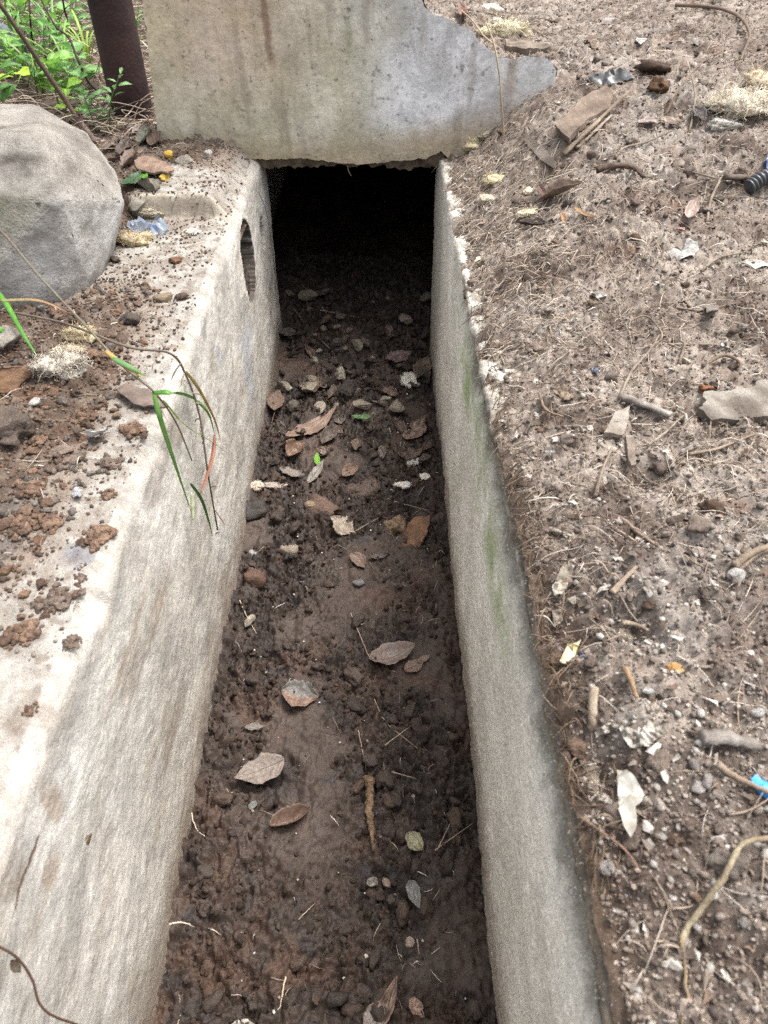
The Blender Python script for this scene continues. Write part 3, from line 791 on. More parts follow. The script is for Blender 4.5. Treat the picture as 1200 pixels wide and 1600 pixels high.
# dense straw along the rim near the mouth
n = 1300
y = 1.15 + rng.random(n) * 1.1; x = XR + .015 + np.abs(rng.normal(size=n)) * .13
straws("rim_straw", np.stack([x, y], -1), rng.normal(size=n) * 1.0 + .35, .015 + .055 * rng.random(n) ** 1.7, .0005 + .0006 * rng.random(n),
       pick([lin(158, 140, 120), lin(132, 113, 96), lin(104, 86, 72), lin(170, 156, 136)], n), Hright, M['straw'], "thick mat of dry straw beside the drain rim")
n = 520
y = .25 + rng.random(n) * 1.2; x = XR + .002 + np.abs(rng.normal(size=n)) * .02
straws("rim_rootlets", np.stack([x, y], -1), rng.normal(size=n) * .9 + 1.2, .012 + .035 * rng.random(n) ** 1.5, .0004 + .0005 * rng.random(n),
       pick([lin(104, 84, 62), lin(84, 66, 50), lin(128, 108, 84), lin(70, 56, 44)], n), Hright, M['straw'], "fine brown rootlets fringing the right rim", arch=.02)
# straw bits in the drain
n = 170
x = XL + .02 + rng.random(n) * (XR - XL - .04); y = .28 + rng.random(n) * 1.9
x = np.where(rng.random(n) < .45, .02 + .12 * rng.random(n), x)
straws("drain_straw", np.stack([x, y], -1), rng.random(n) * 6.28, .008 + .028 * rng.random(n) ** 2, .0005 + .0004 * rng.random(n),
       pick([lin(186, 168, 146), lin(150, 130, 110), lin(208, 198, 182)], n), Hbed, M['straw'], "short bits of straw on the drain soil")
# crumbs and grit on the left ledge
n = 26000
y = .5 + rng.random(n) * 1.85; x = -.372 - rng.random(n) ** .9 * .42
a = left_amount(x, y)
keep = rng.random(n) < (.03 + .9 * sm(-.2, .35, a + .35 * fbm(x, y, 14, 3, 221)) + .5 * sm(1.3, 1.5, y) * sm(.0, .35, fbm(x, y, 11, 3, 222))); x, y = x[keep], y[keep]; n = len(x)
s_ = .0008 + .0034 * rng.random(n) ** 4
cc = pick([lin(100, 82, 68), lin(86, 72, 61), lin(108, 80, 58), lin(96, 87, 80), lin(126, 113, 100), lin(76, 65, 56)], n)
scatter("ledge_crumbs", np.stack([x, y, Hleftall(x, y) + s_ * .5], -1), s_, cc, small, M['stuff'], "brown soil crumbs sprinkled over the white ledge")
n = 700
y = .55 + rng.random(n) * .95; x = -.43 - rng.random(n) * .36
s_ = .0025 + .0065 * rng.random(n) ** 2.4
keep = rng.random(n) < .12 + sm(-.2, .3, left_amount(x, y)); x, y, s_ = x[keep], y[keep], s_[keep]; n = len(x)
scatter("ledge_clods", np.stack([x, y, Hleftall(x, y) + s_ * .35], -1), s_, pick([lin(100, 78, 62), lin(94, 78, 66), lin(102, 93, 85), lin(108, 82, 62)], n), med, M['clod'], "rusty crumbly clods of soil on the left ledge")
n = 300
y = .6 + rng.random(n) * 1.65; x = -.40 - rng.random(n) * .4
straws("ledge_straw", np.stack([x, y], -1), rng.random(n) * 6.28, .012 + .05 * rng.random(n) ** 2, .0005 + .0006 * rng.random(n),
       pick([lin(200, 186, 166), lin(160, 140, 120), lin(130, 108, 90)], n), Hleftall, M['straw'], "dry straw bits on the left ledge")
# dry vine and grass mat behind the concrete lump
n = 2600
y = 2.35 + rng.random(n) * 3.6; x = -.66 - rng.random(n) * (.45 + .42 * y)
straws("dry_grass_mat", np.stack([x, y], -1), rng.normal(size=n) * .9, .08 + .28 * rng.random(n), .0010 + .0016 * rng.random(n),
       pick([lin(164, 146, 124), lin(140, 120, 102), lin(106, 86, 72), lin(172, 160, 136), lin(84, 68, 56)], n), Hleft, M['straw'], "matted dry grass and vines behind the concrete lump", arch=.09, curv=1.1, seg=8)
n = 700
y = 2.1 + rng.random(n) * 2.4; x = -.62 - rng.random(n) * (.3 + .42 * y); s_ = .008 + .018 * rng.random(n) ** 2
scatter("leaf_litter", np.stack([x, y, Hleft(x, y) + s_ * .4], -1), s_, pick([lin(120, 98, 80), lin(96, 76, 62), lin(150, 130, 108), lin(132, 92, 62)], n), flakes, M['leaf'], "broken dead leaves littering the ground around the post", tilt=.9)

# ================================================================== THINGS
def smooth_path(P, k=7):
    P = np.asarray(P, float)
    if len(P) < 3: 
        t = np.linspace(0, 1, k * 2)[:, None]; return P[0] * (1 - t) + P[-1] * t
    Q = np.concatenate([[2 * P[0] - P[1]], P, [2 * P[-1] - P[-2]]]); out = []
    for i in range(1, len(Q) - 2):
        p0, p1, p2, p3 = Q[i - 1:i + 3]
        for t in np.linspace(0, 1, k, endpoint=False):
            out.append(.5 * ((2 * p1) + (-p0 + p2) * t + (2 * p0 - 5 * p1 + 4 * p2 - p3) * t * t + (-p0 + 3 * p1 - 3 * p2 + p3) * t ** 3))
    out.append(P[-1]); return np.array(out)

def tube(P, rad, sides=6, rough=0.0, seed=0, flat=1.0):
    P = np.asarray(P, float); n = len(P); rad = np.broadcast_to(np.asarray(rad, float), (n,))
    T = np.gradient(P, axis=0); T /= np.linalg.norm(T, axis=1, keepdims=True) + 1e-12
    S_ = np.cross(T, [0.13, 0.21, 1.0]); S_ /= np.linalg.norm(S_, axis=1, keepdims=True) + 1e-12; U = np.cross(S_, T)
    th = np.arange(sides) / sides * 2 * math.pi
    r = rad[:, None] * np.ones((1, sides))
    if rough:
        r = r * (1 + rough * pn2(np.arange(n)[:, None] * .37 + seed * 3.1, th[None] * 1.3 + seed, seed))
    ring = P[:, None] + r[..., None] * (np.cos(th)[None, :, None] * S_[:, None] + flat * np.sin(th)[None, :, None] * U[:, None])
    V = np.concatenate([ring.reshape(-1, 3), P[:1], P[-1:]])
    i = np.arange(n - 1)[:, None] * sides; j = np.arange(sides)[None]; j2 = (j + 1) % sides
    f = np.stack([i + j, i + j2, i + sides + j2, i + sides + j], -1).reshape(-1, 4)
    a, b = n * sides, n * sides + 1
    cap = np.array([[a, a, (k + 1) % sides, k] for k in range(sides)] + [[b, b, (n - 1) * sides + k, (n - 1) * sides + (k + 1) % sides] for k in range(sides)])
    tri = np.concatenate([f[:, [0, 1, 2]], f[:, [0, 2, 3]], cap[:, 1:]])
    return V, tri

def mesh_tube(name, P, rad, col, mat, sides=6, rough=0.0, seed=0, flat=1.0, col2=None, **kw):
    V, Fc = tube(P, rad, sides, rough, seed, flat)
    c = np.zeros((len(V), 3)) + col
    if col2 is not None:
        c = mixc(np.asarray(col), np.asarray(col2), np.clip(.5 + .9 * fbm3(V * 60, 1, 2, seed), 0, 1))
    me = mesh_np(name, V, Fc, c, mat=mat)
    o = link(name, me, **kw)
    return o

def up_at(H, p, d=.025):
    h = H(np.array([p[0] + d, p[0] - d, p[0], p[0]]), np.array([p[1], p[1], p[1] + d, p[1] - d]), False); gx = (h[0] - h[1]) / (2 * d); gy = (h[2] - h[3]) / (2 * d)
    n = np.array([-gx * .7, -gy * .7, 1]); return n / np.linalg.norm(n)

def unit(v): return v / (np.linalg.norm(v) + 1e-12)

SEED = [300]
def nseed():
    SEED[0] += 1; return SEED[0]

def leaf_mesh(name, q0, q1, W, n, colA, colB, curl=.1, fold=.25, twist=.5, tip=1.0, torn=0.0, wavy=.10, mat='leaf', seed=0, half=None, nu=22, nv=11):
    L = np.linalg.norm(q1 - q0); Xv = (q1 - q0) / L; Yv = unit(np.cross(n, Xv)); Nv = np.cross(Xv, Yv)
    u = np.linspace(0, 1, nu); v = np.linspace(-1, 1, nv); U, Vv = np.meshgrid(u, v, indexing='ij')
    prof = np.sin(math.pi * U ** .82) ** .72 * (1 - .35 * sm(.7, 1, U) * tip)
    bend = (np.random.default_rng(seed).random() - .5) * .3
    prof = np.maximum(prof, .02) * (1 + .20 * fbm(U * 3, np.sign(Vv) * 2.3 + 0 * U, 2, 3, seed))
    w = W / 2 * prof
    z = curl * L * (4 * (U - .5) ** 2) - .0006 * np.cos((U * 8 - np.abs(Vv) * 1.6) * 6.283) + .10 * w * np.abs(Vv) ** 6 * fbm(U * 4, np.sign(Vv) * 3.0, 1.5, 3, seed + 8) * 3 + fold * np.abs(Vv) ** 1.5 * w + wavy * W * fbm(U * 2.2, Vv * 1.6, 1.6, 3, seed + 1) + twist * (U - .4) * Vv * w
    P = q0 + Xv * (U * L)[..., None] + Yv * (Vv * w + bend * L * U * (1 - U))[..., None] + Nv * z[..., None]
    m = fbm(U * 2, Vv * 1.2, 2.2, 4, seed + 2)
    c = mixc(np.asarray(colA), np.asarray(colB), sm(-.25, .3, m))
    if half is not None: c = mixc(c, np.asarray(half), sm(-.1, .1, Vv + .25 * m))
    vein = np.abs(((U * 8 - np.abs(Vv) * 1.6) % 1) - .5); c = c * (1 - .22 * sm(.38, .5, vein))[..., None]
    c = c * (1 + .25 * sm(.16, .04, np.abs(Vv)))[..., None]
    fq = grid_faces(nu, nv)
    if torn:
        tn = fbm(U * 1.7, Vv, 1.9, 3, seed + 5) - torn * .9 * sm(.3, 1, np.abs(Vv)) - torn * .7 * sm(.55, 1, U)
        fq = fq[tn.reshape(-1)[fq].mean(1) > -.34 + .0 * torn - .12]
    me = mesh_np(name, P.reshape(-1, 3), fq, c.reshape(-1, 3), mat=M[mat])
    return me, Xv, Nv

def settle(me, H, q=1, gap=.003):
    V = np.empty(len(me.vertices) * 3, np.float32); me.vertices.foreach_get("co", V); V = V.reshape(-1, 3)
    g = V[:, 2] - H(V[:, 0], V[:, 1]); dz = gap - np.percentile(g, q)
    V[:, 2] += dz; me.vertices.foreach_set("co", V.ravel()); me.update(); return dz

def leaf(a, b, w, H, label, colA=lin(140, 112, 98), colB=lin(112, 88, 76), stalk=0.0, group=None, cat="leaf", lift=0.0, name="dead_leaf", **kw):
    (q0, q1), (t0, t1) = hits([a, b], H)
    t = (t0 + t1) / 2; mid = (q0 + q1) / 2
    n = up_at(H, mid); s = nseed()
    q0 = q0 + n * 0; q1 = q1 + n * lift
    me, Xv, Nv = leaf_mesh(name, q0, q1, w * t / F, n, colA, colB, seed=s, nu=33, nv=17, **kw)
    dz = settle(me, H)
    me.materials[0] = M[kw.get('mat', 'leaf')]
    o = link(name, me, label=label, cat=cat, group=group)
    md = o.modifiers.new("thickness", 'SOLIDIFY'); md.thickness = .0007; md.offset = 0
    rib = np.array([me.vertices[i * 17 + 8].co[:] for i in range(0, 33)]) + Nv * .0006
    z0 = np.array([0, 0, dz])
    recenter(o, q0 + z0)
    if w >= 14 and not kw.get('torn'):
        V, Fc = tube(rib[1:-2] - np.array(o.location), np.linspace(.0009, .0003, 30), 5)
        link("midrib", mesh_np("midrib", V, Fc, np.zeros((len(V), 3)) + np.asarray(colB) * .75, mat=M['straw']), parent=o)
    if stalk:
        L = np.linalg.norm(q1 - q0)
        p = [q0 + z0 - Xv * stalk * L + Nv * .004, q0 + z0 - Xv * stalk * L * .5 + Nv * .003, q0 + z0 + Nv * .001, q0 + z0 + Xv * .3 * L + Nv * .001]
        V, Fc = tube(smooth_path(p, 5), .0011, 5)
        c = link("stalk", mesh_np("stalk", V - np.array(o.location), Fc, np.zeros((len(V), 3)) + np.asarray(colB) * .8, mat=M['straw']), parent=o)
    return o

def twig(pts, H, r, label, col=lin(150, 128, 106), col2=None, name="twig", cat="twig", lifts=None, group=None, sides=6, rough=.25, taper=.6, mat='wood', flat=1.0):
    """a stick lying over the ground along the given sight lines; r in metres"""
    P = hits(pts, H)[0]
    if lifts is not None: P[:, 2] += np.array(lifts)
    S_ = smooth_path(P, 8)
    if len(pts) == 2:
        g = H(S_[:, 0], S_[:, 1]) - S_[:, 2]; S_[:, 2] += max(0, np.percentile(g, 85)) 
    else:
        h = H(S_[:, 0], S_[:, 1]); h = np.convolve(np.pad(h, 3, mode='edge'), np.ones(7) / 7, 'valid'); S_[:, 2] = np.maximum(S_[:, 2], h)
    S_[:, 2] += r * .8
    s = nseed(); tt = np.linspace(-1, 1, len(S_))
    S_[:, 0] += .0015 * pn2(tt * 5, tt * 0 + s, s); 
    o = mesh_tube(name, S_, r * (1 - taper * .5 * (tt + 1) * .8), col, M[mat], sides, rough, s, flat, col2=col2, label=label, cat=cat, group=group)
    return recenter(o, S_[0])

def stone(px, py, rp, H, label, col, name="stone", cat="stone", flat_shade=False, sub=3, squash=.7, ang=.6, rough=.22, sink=.25, mat='stone', group=None, col2=None, asp=1.0, rot=None, crumble=False):
    p, t = hit(px, py, H); r = rp * t / F; s = nseed()
    V, Fc = ico(sub, s, ang, rough, squash)
    V = V * np.array([1, asp, 1]); a = rot if rot is not None else (s * 1.7) % 6.28
    V = V @ np.array([[math.cos(a), math.sin(a), 0], [-math.sin(a), math.cos(a), 0], [0, 0, 1]]) * r
    if mat in ('clod', 'bedclod'):
        V = V * (1 + .30 * fbm3(V / r, 2.6, 2, s + 7) + .30 * fbm3(V / r, 6.5, 2, s + 8))[:, None]
    V = V + .12 * r * fbm3(V / r, 5, 2, s)[:, None] * (V / (np.linalg.norm(V, axis=1, keepdims=True) + 1e-9))
    c = mixc(np.asarray(col), np.asarray(col) * .62 if col2 is None else np.asarray(col2), np.clip(.4 + .8 * fbm3(V / r, 2.2, 3, s + 3), 0, 1))
    c = c * (1 - .25 * sm(.1, -.4, V[:, 2] / r))[:, None] if False else c
    loc = np.array([p[0], p[1], p[2] + r * squash * (1 - 2 * sink) * .9])
    if crumble:                                   # a clod that has fallen apart into crumbs
        q = np.random.default_rng(s); k = 46; Vs, Fs, Cs, off = [], [], [], 0
        RD = [min(r * (.4 if i < 5 else .7) * abs(q.normal()) ** .8, r * .95) for i in range(k)]; TH = q.random(k) * 6.283
        HZ = H(p[0] + np.array(RD) * np.cos(TH), p[1] + np.array(RD) * np.sin(TH) * asp)
        for i in range(k):
            v, f = med[i % len(med)]
            sz = r * (.42 if i < 5 else .08 + .2 * q.random() ** 2); rad_ = RD[i]; th = TH[i]
            x_, y_ = p[0] + rad_ * math.cos(th), p[1] + rad_ * math.sin(th) * asp
            z_ = HZ[i] + sz * .25 + (r * squash * .5 * max(0, 1 - rad_ / r) if i >= 5 else 0)
            Vs.append((v * np.array([1, 1, .9 if i >= 5 else squash + .2])) @ rot_z(np.array([th * 3]))[0].T * sz + np.array([x_, y_, z_]) - loc); Fs.append(f + off); off += len(v)
            Cs.append(np.zeros((len(v), 3)) + np.asarray(col) * q.uniform(.7, 1.15) if q.random() < .7 else np.zeros((len(v), 3)) + (np.asarray(col) * .6 if col2 is None else np.asarray(col2)))
        V, Fc, c = np.concatenate(Vs), np.concatenate(Fs), np.concatenate(Cs)
    me = mesh_np(name, V, Fc, c, mat=M[mat], smooth=not flat_shade)
    return link(name, me, label=label, cat=cat, group=group, loc=loc)

def plane_fit(Q):
    c = Q.mean(0); A = Q - c; u, s, vt = np.linalg.svd(A[:, :]); 
    B = np.c_[A[:, :2]]; sol, *_ = np.linalg.lstsq(B, A[:, 2], rcond=None)
    return c, unit(np.array([-sol[0], -sol[1], 1.0]))

def sheet(poly, H, label, colA, colB, name="paper_scrap", cat="scrap", thick=.001, crumple=.004, mat='paper', jag=.0, lift=.004, curl=0.0, tilt=None, dens=16, group=None, parent=None, keep_plane=None, cfreq=9):
    """a flat thing (board, bark, scrap) outlined by sight lines and laid on the ground"""
    Q = hits(poly, H)[0]
    if keep_plane is None:
        c, n = plane_fit(Q)
        if n[2] < .5: n = np.array([0, 0, 1.0])
        if tilt is not None: n = unit(n + np.array(tilt))
        c = c + np.array([0, 0, lift])
    else: c, n = keep_plane
    s = nseed()
    W3 = []
    for x, y in poly:
        d = ray(x, y); W3.append(CAMP + d * (np.dot(c - CAMP, n) / np.dot(d, n)))
    W3 = np.array(W3); ax = unit(W3[len(W3) // 2] - W3[0]); ax = unit(ax - n * np.dot(ax, n)); ay = np.cross(n, ax)
    P2 = np.stack([(W3 - c) @ ax, (W3 - c) @ ay], -1)
    size = max(np.ptp(P2[:, 0]), np.ptp(P2[:, 1]))
    B = []
    for i in range(len(P2)):
        a, b = P2[i], P2[(i + 1) % len(P2)]; k = max(1, int(np.linalg.norm(b - a) / (size / dens)))
        for j in range(k):
            q = a + (b - a) * j / k
            if j: q = q + jag * size * np.array([pn2(q[0] / size * 9, q[1] / size * 9 + s, s), pn2(q[0] / size * 9, q[1] / size * 9 + s, s + 1)])
            B.append(q)
    B = np.array(B)
    gx, gy = np.meshgrid(np.arange(P2[:, 0].min(), P2[:, 0].max(), size / dens), np.arange(P2[:, 1].min(), P2[:, 1].max(), size / dens))
    G = np.stack([gx.ravel(), gy.ravel()], -1) + (np.random.default_rng(s).random((gx.size, 2)) - .5) * size / dens * .5
    G = G[poly_inside(G[:, 0], G[:, 1], B * .94 + B.mean(0) * .06)]
    pts = [Vector(map(float, p)) for p in np.concatenate([B, G])]
    nb = len(B)
    vs, es, fs, *_ = delaunay_2d_cdt(pts, [(i, (i + 1) % nb) for i in range(nb)], [list(range(nb))], 1, 1e-7)
    v2 = np.array([p[:] for p in vs]); fs = np.array([f for f in fs if len(f) == 3])
    z = crumple * (fbm(v2[:, 0] / size, v2[:, 1] / size, cfreq * .35, 3, s + 9) * 2 + .6 * fbm(v2[:, 0] / size, v2[:, 1] / size, cfreq, 2, s + 10, billow=True)) + curl * size * (2 * v2[:, 1] / size) ** 2
    V = c + ax * v2[:, 0:1] + ay * v2[:, 1:2] + n * z[:, None]
    col = mixc(np.asarray(colA), np.asarray(colB), sm(-.25, .35, fbm(v2[:, 0] / size, v2[:, 1] / size, 3.5, 4, s + 12)))
    # both skins and the rim
    if (np.cross(V[fs[0, 1]] - V[fs[0, 0]], V[fs[0, 2]] - V[fs[0, 0]]) @ n) < 0: fs = fs[:, ::-1]
    N_ = len(V); V2 = V - n * thick
    e = np.concatenate([fs[:, [0, 1]], fs[:, [1, 2]], fs[:, [2, 0]]]); k = np.sort(e, 1); kk = k[:, 0].astype(np.int64) * N_ + k[:, 1]
    u_, inv, cnt = np.unique(kk, return_inverse=True, return_counts=True); be = e[cnt[inv] == 1]
    rim = np.concatenate([np.stack([be[:, 1], be[:, 0], be[:, 0] + N_], -1), np.stack([be[:, 1], be[:, 0] + N_, be[:, 1] + N_], -1)])
    me = mesh_np(name, np.concatenate([V, V2]), np.concatenate([fs, fs[:, ::-1] + N_, rim]), np.concatenate([col, col * .9]), mat=M[mat])
    me.set_sharp_from_angle(angle=R(45))
    o = link(name, me, parent=parent, label=label, cat=cat, group=group)
    return recenter(o, c)

def wool(px, py, rx, ry, H, label, cA=lin(226, 208, 158), cB=lin(196, 180, 146), n=160, name="wool_clump", tall=.55, rot=0.0, flen=.7, lift=0.0):
    """a tuft of mineral wool: a lumpy body and loose fibres over it"""
    p, t = hit(px, py, H); a = rx * t / F; b = ry * t / F * 1.25; s = nseed(); r = np.random.default_rng(s)
    V, Fc = ico(4, s, .1, .25, 1.0)
    V = V * (1 + .42 * fbm3(V, 2.0, 2, s) + .14 * fbm3(V, 6, 2, s + 1))[:, None]
    g_ = lambda c_: (lambda l_: l_ + (c_ - l_) * .72)(c_ @ np.array([.3, .59, .11]))
    cA = np.clip(g_(np.asarray(cA)) * 1.75, 0, .88); cB = np.clip(g_(np.asarray(cB)) * 1.6, 0, .85)
    S_ = np.array([a, b, min(a, b) * tall])
    ca, sa = math.cos(rot), math.sin(rot); Rz = np.array([[ca, sa, 0], [-sa, ca, 0], [0, 0, 1]])
    Vw = (V * S_) @ Rz
    c = mixc(np.asarray(cA), np.asarray(cB), np.clip(.45 + .9 * fbm3(V, 3, 3, s + 4), 0, 1))
    loc = np.array([p[0], p[1], p[2] + S_[2] * .55 + lift])
    root = link(name, mesh_np(name, Vw, Fc, c, mat=M['wool']), label=label, cat="wool", loc=loc)
    Vs, Fs, Cs, off = [], [], [], 0
    for i in range(int(n * 4.5)):
        k = r.integers(0, len(V)); base = Vw[k]; nrm = unit(V[k] / S_) 
        if nrm[2] < -.2: continue
        d = unit(r.normal(size=3) + nrm * .15); L = (.3 + r.random()) * flen * a * .8
        pts = [base * .92]; q = base.copy()
        for j in range(4):
            q = q + d * L / 4; d = unit(d + 1.0 * r.normal(size=3) - nrm * .2); q[2] = max(q[2], -S_[2] * .5); pts.append(q.copy())
        v, f = tube(np.array(pts), np.array([1, .9, .8, .6, .3]) * a * .009 + .00018, 3)
        Vs.append(v); Fs.append(f + off); off += len(v); Cs.append(np.zeros((len(v), 3)) + (np.asarray(cA) if r.random() < .7 else np.asarray(cB)) * (1 + .1 * r.normal()))
    link("fibres", mesh_np("fibres", np.concatenate(Vs), np.concatenate(Fs), np.concatenate(Cs), mat=M['wool']), parent=root, kind="stuff")
    return root

# ---- concrete lump on the left
def build_lump():
    Q = [atZ(-150, 552, -.04), atZ(95, 500, -.04), atZ(147, 472, -.04), atZ(174, 425, -.04), atY(-150, 305, 1.40), atY(94, 311, 1.42), atY(196, 316, 1.70), atY(68, 214, 1.56), atY(-150, 196, 1.55),
         atY(136, 207, 1.98), atY(182, 272, 1.86), atY(60, 164, 2.02), atY(-150, 160, 2.04)]
    Q += [np.array([q[0], q[1], -.05]) for q in (Q[-4], Q[-2], Q[-1])]
    bm = bmesh.new()
    for q in Q: bm.verts.new(q)
    bmesh.ops.convex_hull(bm, input=bm.verts[:])
    lo = [v for v in bm.verts if not v.link_faces]; bmesh.ops.delete(bm, geom=lo, context='VERTS')
    bmesh.ops.dissolve_limit(bm, angle_limit=R(4), verts=bm.verts, edges=bm.edges)
    bm.normal_update()
    planes = np.array([list(f.normal) + [f.normal.dot(f.verts[0].co)] for f in bm.faces])
    bmesh.ops.bevel(bm, geom=bm.edges[:], offset=.007, segments=2, affect='EDGES', profile=.5, clamp_overlap=True)
    bmesh.ops.triangulate(bm, faces=bm.faces[:])
    for _ in range(7):
        es = [e for e in bm.edges if e.calc_length() > .011]
        if not es: break
        bmesh.ops.subdivide_edges(bm, edges=es, cuts=1)
        bmesh.ops.triangulate(bm, faces=[f for f in bm.faces if len(f.verts) > 3])
        if len(bm.faces) > 90000: break
    bm.normal_update()
    V = np.array([v.co[:] for v in bm.verts]); Nn = np.array([v.normal[:] for v in bm.verts]); Fc = np.array([[v.index for v in f.verts] for f in bm.faces]); bm.free()
    V = V + Nn * (.006 * fbm3(V, 9, 3, 401) + .003 * fbm3(V, 45, 3, 402))[:, None]
    pale, grey, green, brown, tan = lin(164, 159, 151), lin(138, 133, 125), lin(116, 114, 94), lin(76, 65, 57), lin(148, 135, 120)
    n1 = fbm3(V, 12, 4, 403); n2 = fbm3(V, 34, 3, 404)
    dd = V @ planes[:, :3].T - planes[:, 3] + .006 * n1[:, None]
    wt = np.exp((dd - dd.max(1, keepdims=True)) / .0075); wt /= wt.sum(1, keepdims=True)
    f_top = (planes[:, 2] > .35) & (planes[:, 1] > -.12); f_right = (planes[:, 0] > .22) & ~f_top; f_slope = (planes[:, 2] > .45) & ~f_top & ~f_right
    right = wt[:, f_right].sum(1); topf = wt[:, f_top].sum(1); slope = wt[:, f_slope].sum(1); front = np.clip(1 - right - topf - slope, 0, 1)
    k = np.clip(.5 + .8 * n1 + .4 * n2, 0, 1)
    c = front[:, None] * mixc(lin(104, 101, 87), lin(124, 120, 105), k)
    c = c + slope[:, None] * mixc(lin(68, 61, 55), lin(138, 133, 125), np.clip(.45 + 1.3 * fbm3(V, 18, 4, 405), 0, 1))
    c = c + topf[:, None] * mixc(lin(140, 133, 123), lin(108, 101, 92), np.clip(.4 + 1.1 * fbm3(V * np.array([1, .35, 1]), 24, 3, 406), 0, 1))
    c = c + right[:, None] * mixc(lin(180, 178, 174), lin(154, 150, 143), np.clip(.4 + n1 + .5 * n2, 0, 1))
    0 and print('PLANES', [(round(float(p[0]), 2), round(float(p[1]), 2), round(float(p[2]), 2)) for p in planes])
    c = mixc(c, lin(96, 100, 72), .45 * sm(.1, .4, fbm3(V, 8, 3, 407)) * front)
    c = mixc(c, lin(86, 74, 62), .6 * sm(.05, .0, V[:, 2] + .02 * n1))
    c = mixc(c, lin(118, 62, 64), np.exp(-np.sum(((V - np.array(atY(27, 250, 1.70))) / np.array([.024, .05, .02])) ** 2, 1)) * .65)
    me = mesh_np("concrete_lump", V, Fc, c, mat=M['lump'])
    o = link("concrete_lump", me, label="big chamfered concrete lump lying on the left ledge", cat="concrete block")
    recenter(o, atZ(40, 505, 0))
build_lump()

# ---- rusty post behind the slab's left edge
b = hit(208, 178, Hleft)[0]
P = [b + np.array([0, 0, -.1]), b + np.array([.0, .0, .5]), b + np.array([-.005, .0, 1.4]), b + np.array([-.01, .0, 2.6])]
V, Fc = tube(smooth_path(P, 14), .066, 28, .012, 3)
o = link("steel_post", mesh_np("steel_post", V, Fc, np.zeros((len(V), 3)) + .1, mat=M['rust']), label="dark rusty steel post standing left of the broken slab", cat="post"); recenter(o, b)
b = hit(8, 60, Hleft)[0]
stone(4, 95, 40, Hleft, "pale bluish rock among the weeds at the left edge", lin(112, 118, 124), name="rock", cat="rock", sub=4, squash=.9, rough=.35)

# ---- dead leaves in the drain
BR, DK, PK, GY = lin(112, 88, 70), lin(80, 63, 52), lin(118, 98, 86), lin(106, 97, 88)
leaf((430, 656), (437, 613), 25, Hbed, "oval brown leaf propped against the foot of the left drain wall", PK, BR, fold=.5, curl=.05, stalk=.5)
leaf((447, 694), (526, 648), 30, Hbed, "long lobed brown leaf lying across the drain near its left wall", lin(126, 101, 82), BR, torn=.25, wavy=.14, stalk=.15, fold=.15)
leaf((452, 716), (477, 692), 28, Hbed, "small curled rust brown leaf below the long lobed leaf", lin(120, 88, 66), BR, fold=.9, torn=.3, wavy=.15)
leaf((436, 736), (476, 745), 22, Hbed, "grey brown broken leaf left of the narrow pale leaf", GY, lin(120, 104, 92), torn=.4, wavy=.12)
leaf((480, 756), (506, 722), 15, Hbed, "narrow pale speckled leaf in the upper drain", lin(136, 126, 114), GY, fold=.1, curl=.02)
leaf((502, 700), (526, 670), 22, Hbed, "dark curled leaf right of the long lobed leaf", GY, DK, fold=1.0, wavy=.1)
leaf((535, 746), (560, 730), 20, Hbed, "small folded tan leaf beside the narrow pale leaf", lin(126, 100, 80), BR, fold=.7, wavy=.1)
leaf((603, 566), (642, 554), 32, Hbed, "dark oval leaf lying just inside the drain mouth", lin(130, 104, 98), lin(104, 82, 76), fold=.25, stalk=.5)
leaf((652, 600), (668, 566), 26, Hbed, "pale brown leaf beside yellow wool at the drain mouth", lin(134, 114, 96), BR, fold=.6, wavy=.1)
leaf((634, 694), (662, 660), 30, Hbed, "dull brown leaf against the right wall of the upper drain", lin(138, 112, 98), DK, torn=.2, fold=.3, wavy=.1)
leaf((662, 712), (672, 692), 14, Hbed, "small dark brown leaf tip beside the right drain wall", DK, lin(92, 70, 60), fold=.5)
leaf((517, 816), (556, 836), 34, Hbed, "torn pale tan star shaped leaf in mid drain", lin(150, 134, 114), lin(126, 108, 90), torn=.55, wavy=.15, fold=.2)
leaf((550, 868), (571, 890), 22, Hbed, "small torn pinkish leaf below the pale torn leaf", PK, BR, torn=.4, fold=.5)
leaf((575, 872), (606, 868), 14, Hbed, "crumpled grey brown leaf shred in mid drain", GY, DK, torn=.5, wavy=.25)
leaf((577, 1044), (648, 1016), 42, Hbed, "large glossy curled leaf in the middle of the drain", lin(126, 104, 92), lin(110, 98, 92), fold=.55, curl=.22, wavy=.05, tip=.3)
leaf((632, 1050), (662, 1036), 22, Hbed, "small brown leaf piece beside the large glossy leaf", lin(122, 98, 84), BR, fold=.2, wavy=.08)
leaf((652, 1038), (672, 1024), 12, Hbed, "tiny tan leaf tip right of the large glossy leaf", lin(132, 106, 90), BR, fold=.3)
leaf((440, 1082), (498, 1092), 46, Hbed, "leaf half rust brown and half grey in the lower drain", lin(126, 98, 80), lin(112, 86, 70), half=lin(104, 99, 94), fold=.4, wavy=.16, curl=.14, torn=.1)
leaf((382, 1138), (414, 1134), 14, Hbed, "small dark grey leaf scrap near the left wall", GY, lin(100, 90, 84), torn=.3, wavy=.15)
leaf((446, 1194), (368, 1222), 48, Hbed, "broad flat greyish oval leaf in the lower drain", lin(128, 114, 103), lin(114, 100, 89), fold=.12, curl=.06, wavy=.09)
leaf((424, 1294), (488, 1264), 30, Hbed, "brown leaf folded lengthwise below the broad oval leaf", lin(112, 86, 70), lin(98, 74, 60), fold=1.5, curl=.18, wavy=.05)
leaf((642, 1380), (656, 1428), 20, Hbed, "narrow silver grey leaf standing in the lower drain", lin(132, 130, 125), lin(104, 102, 97), fold=.9)
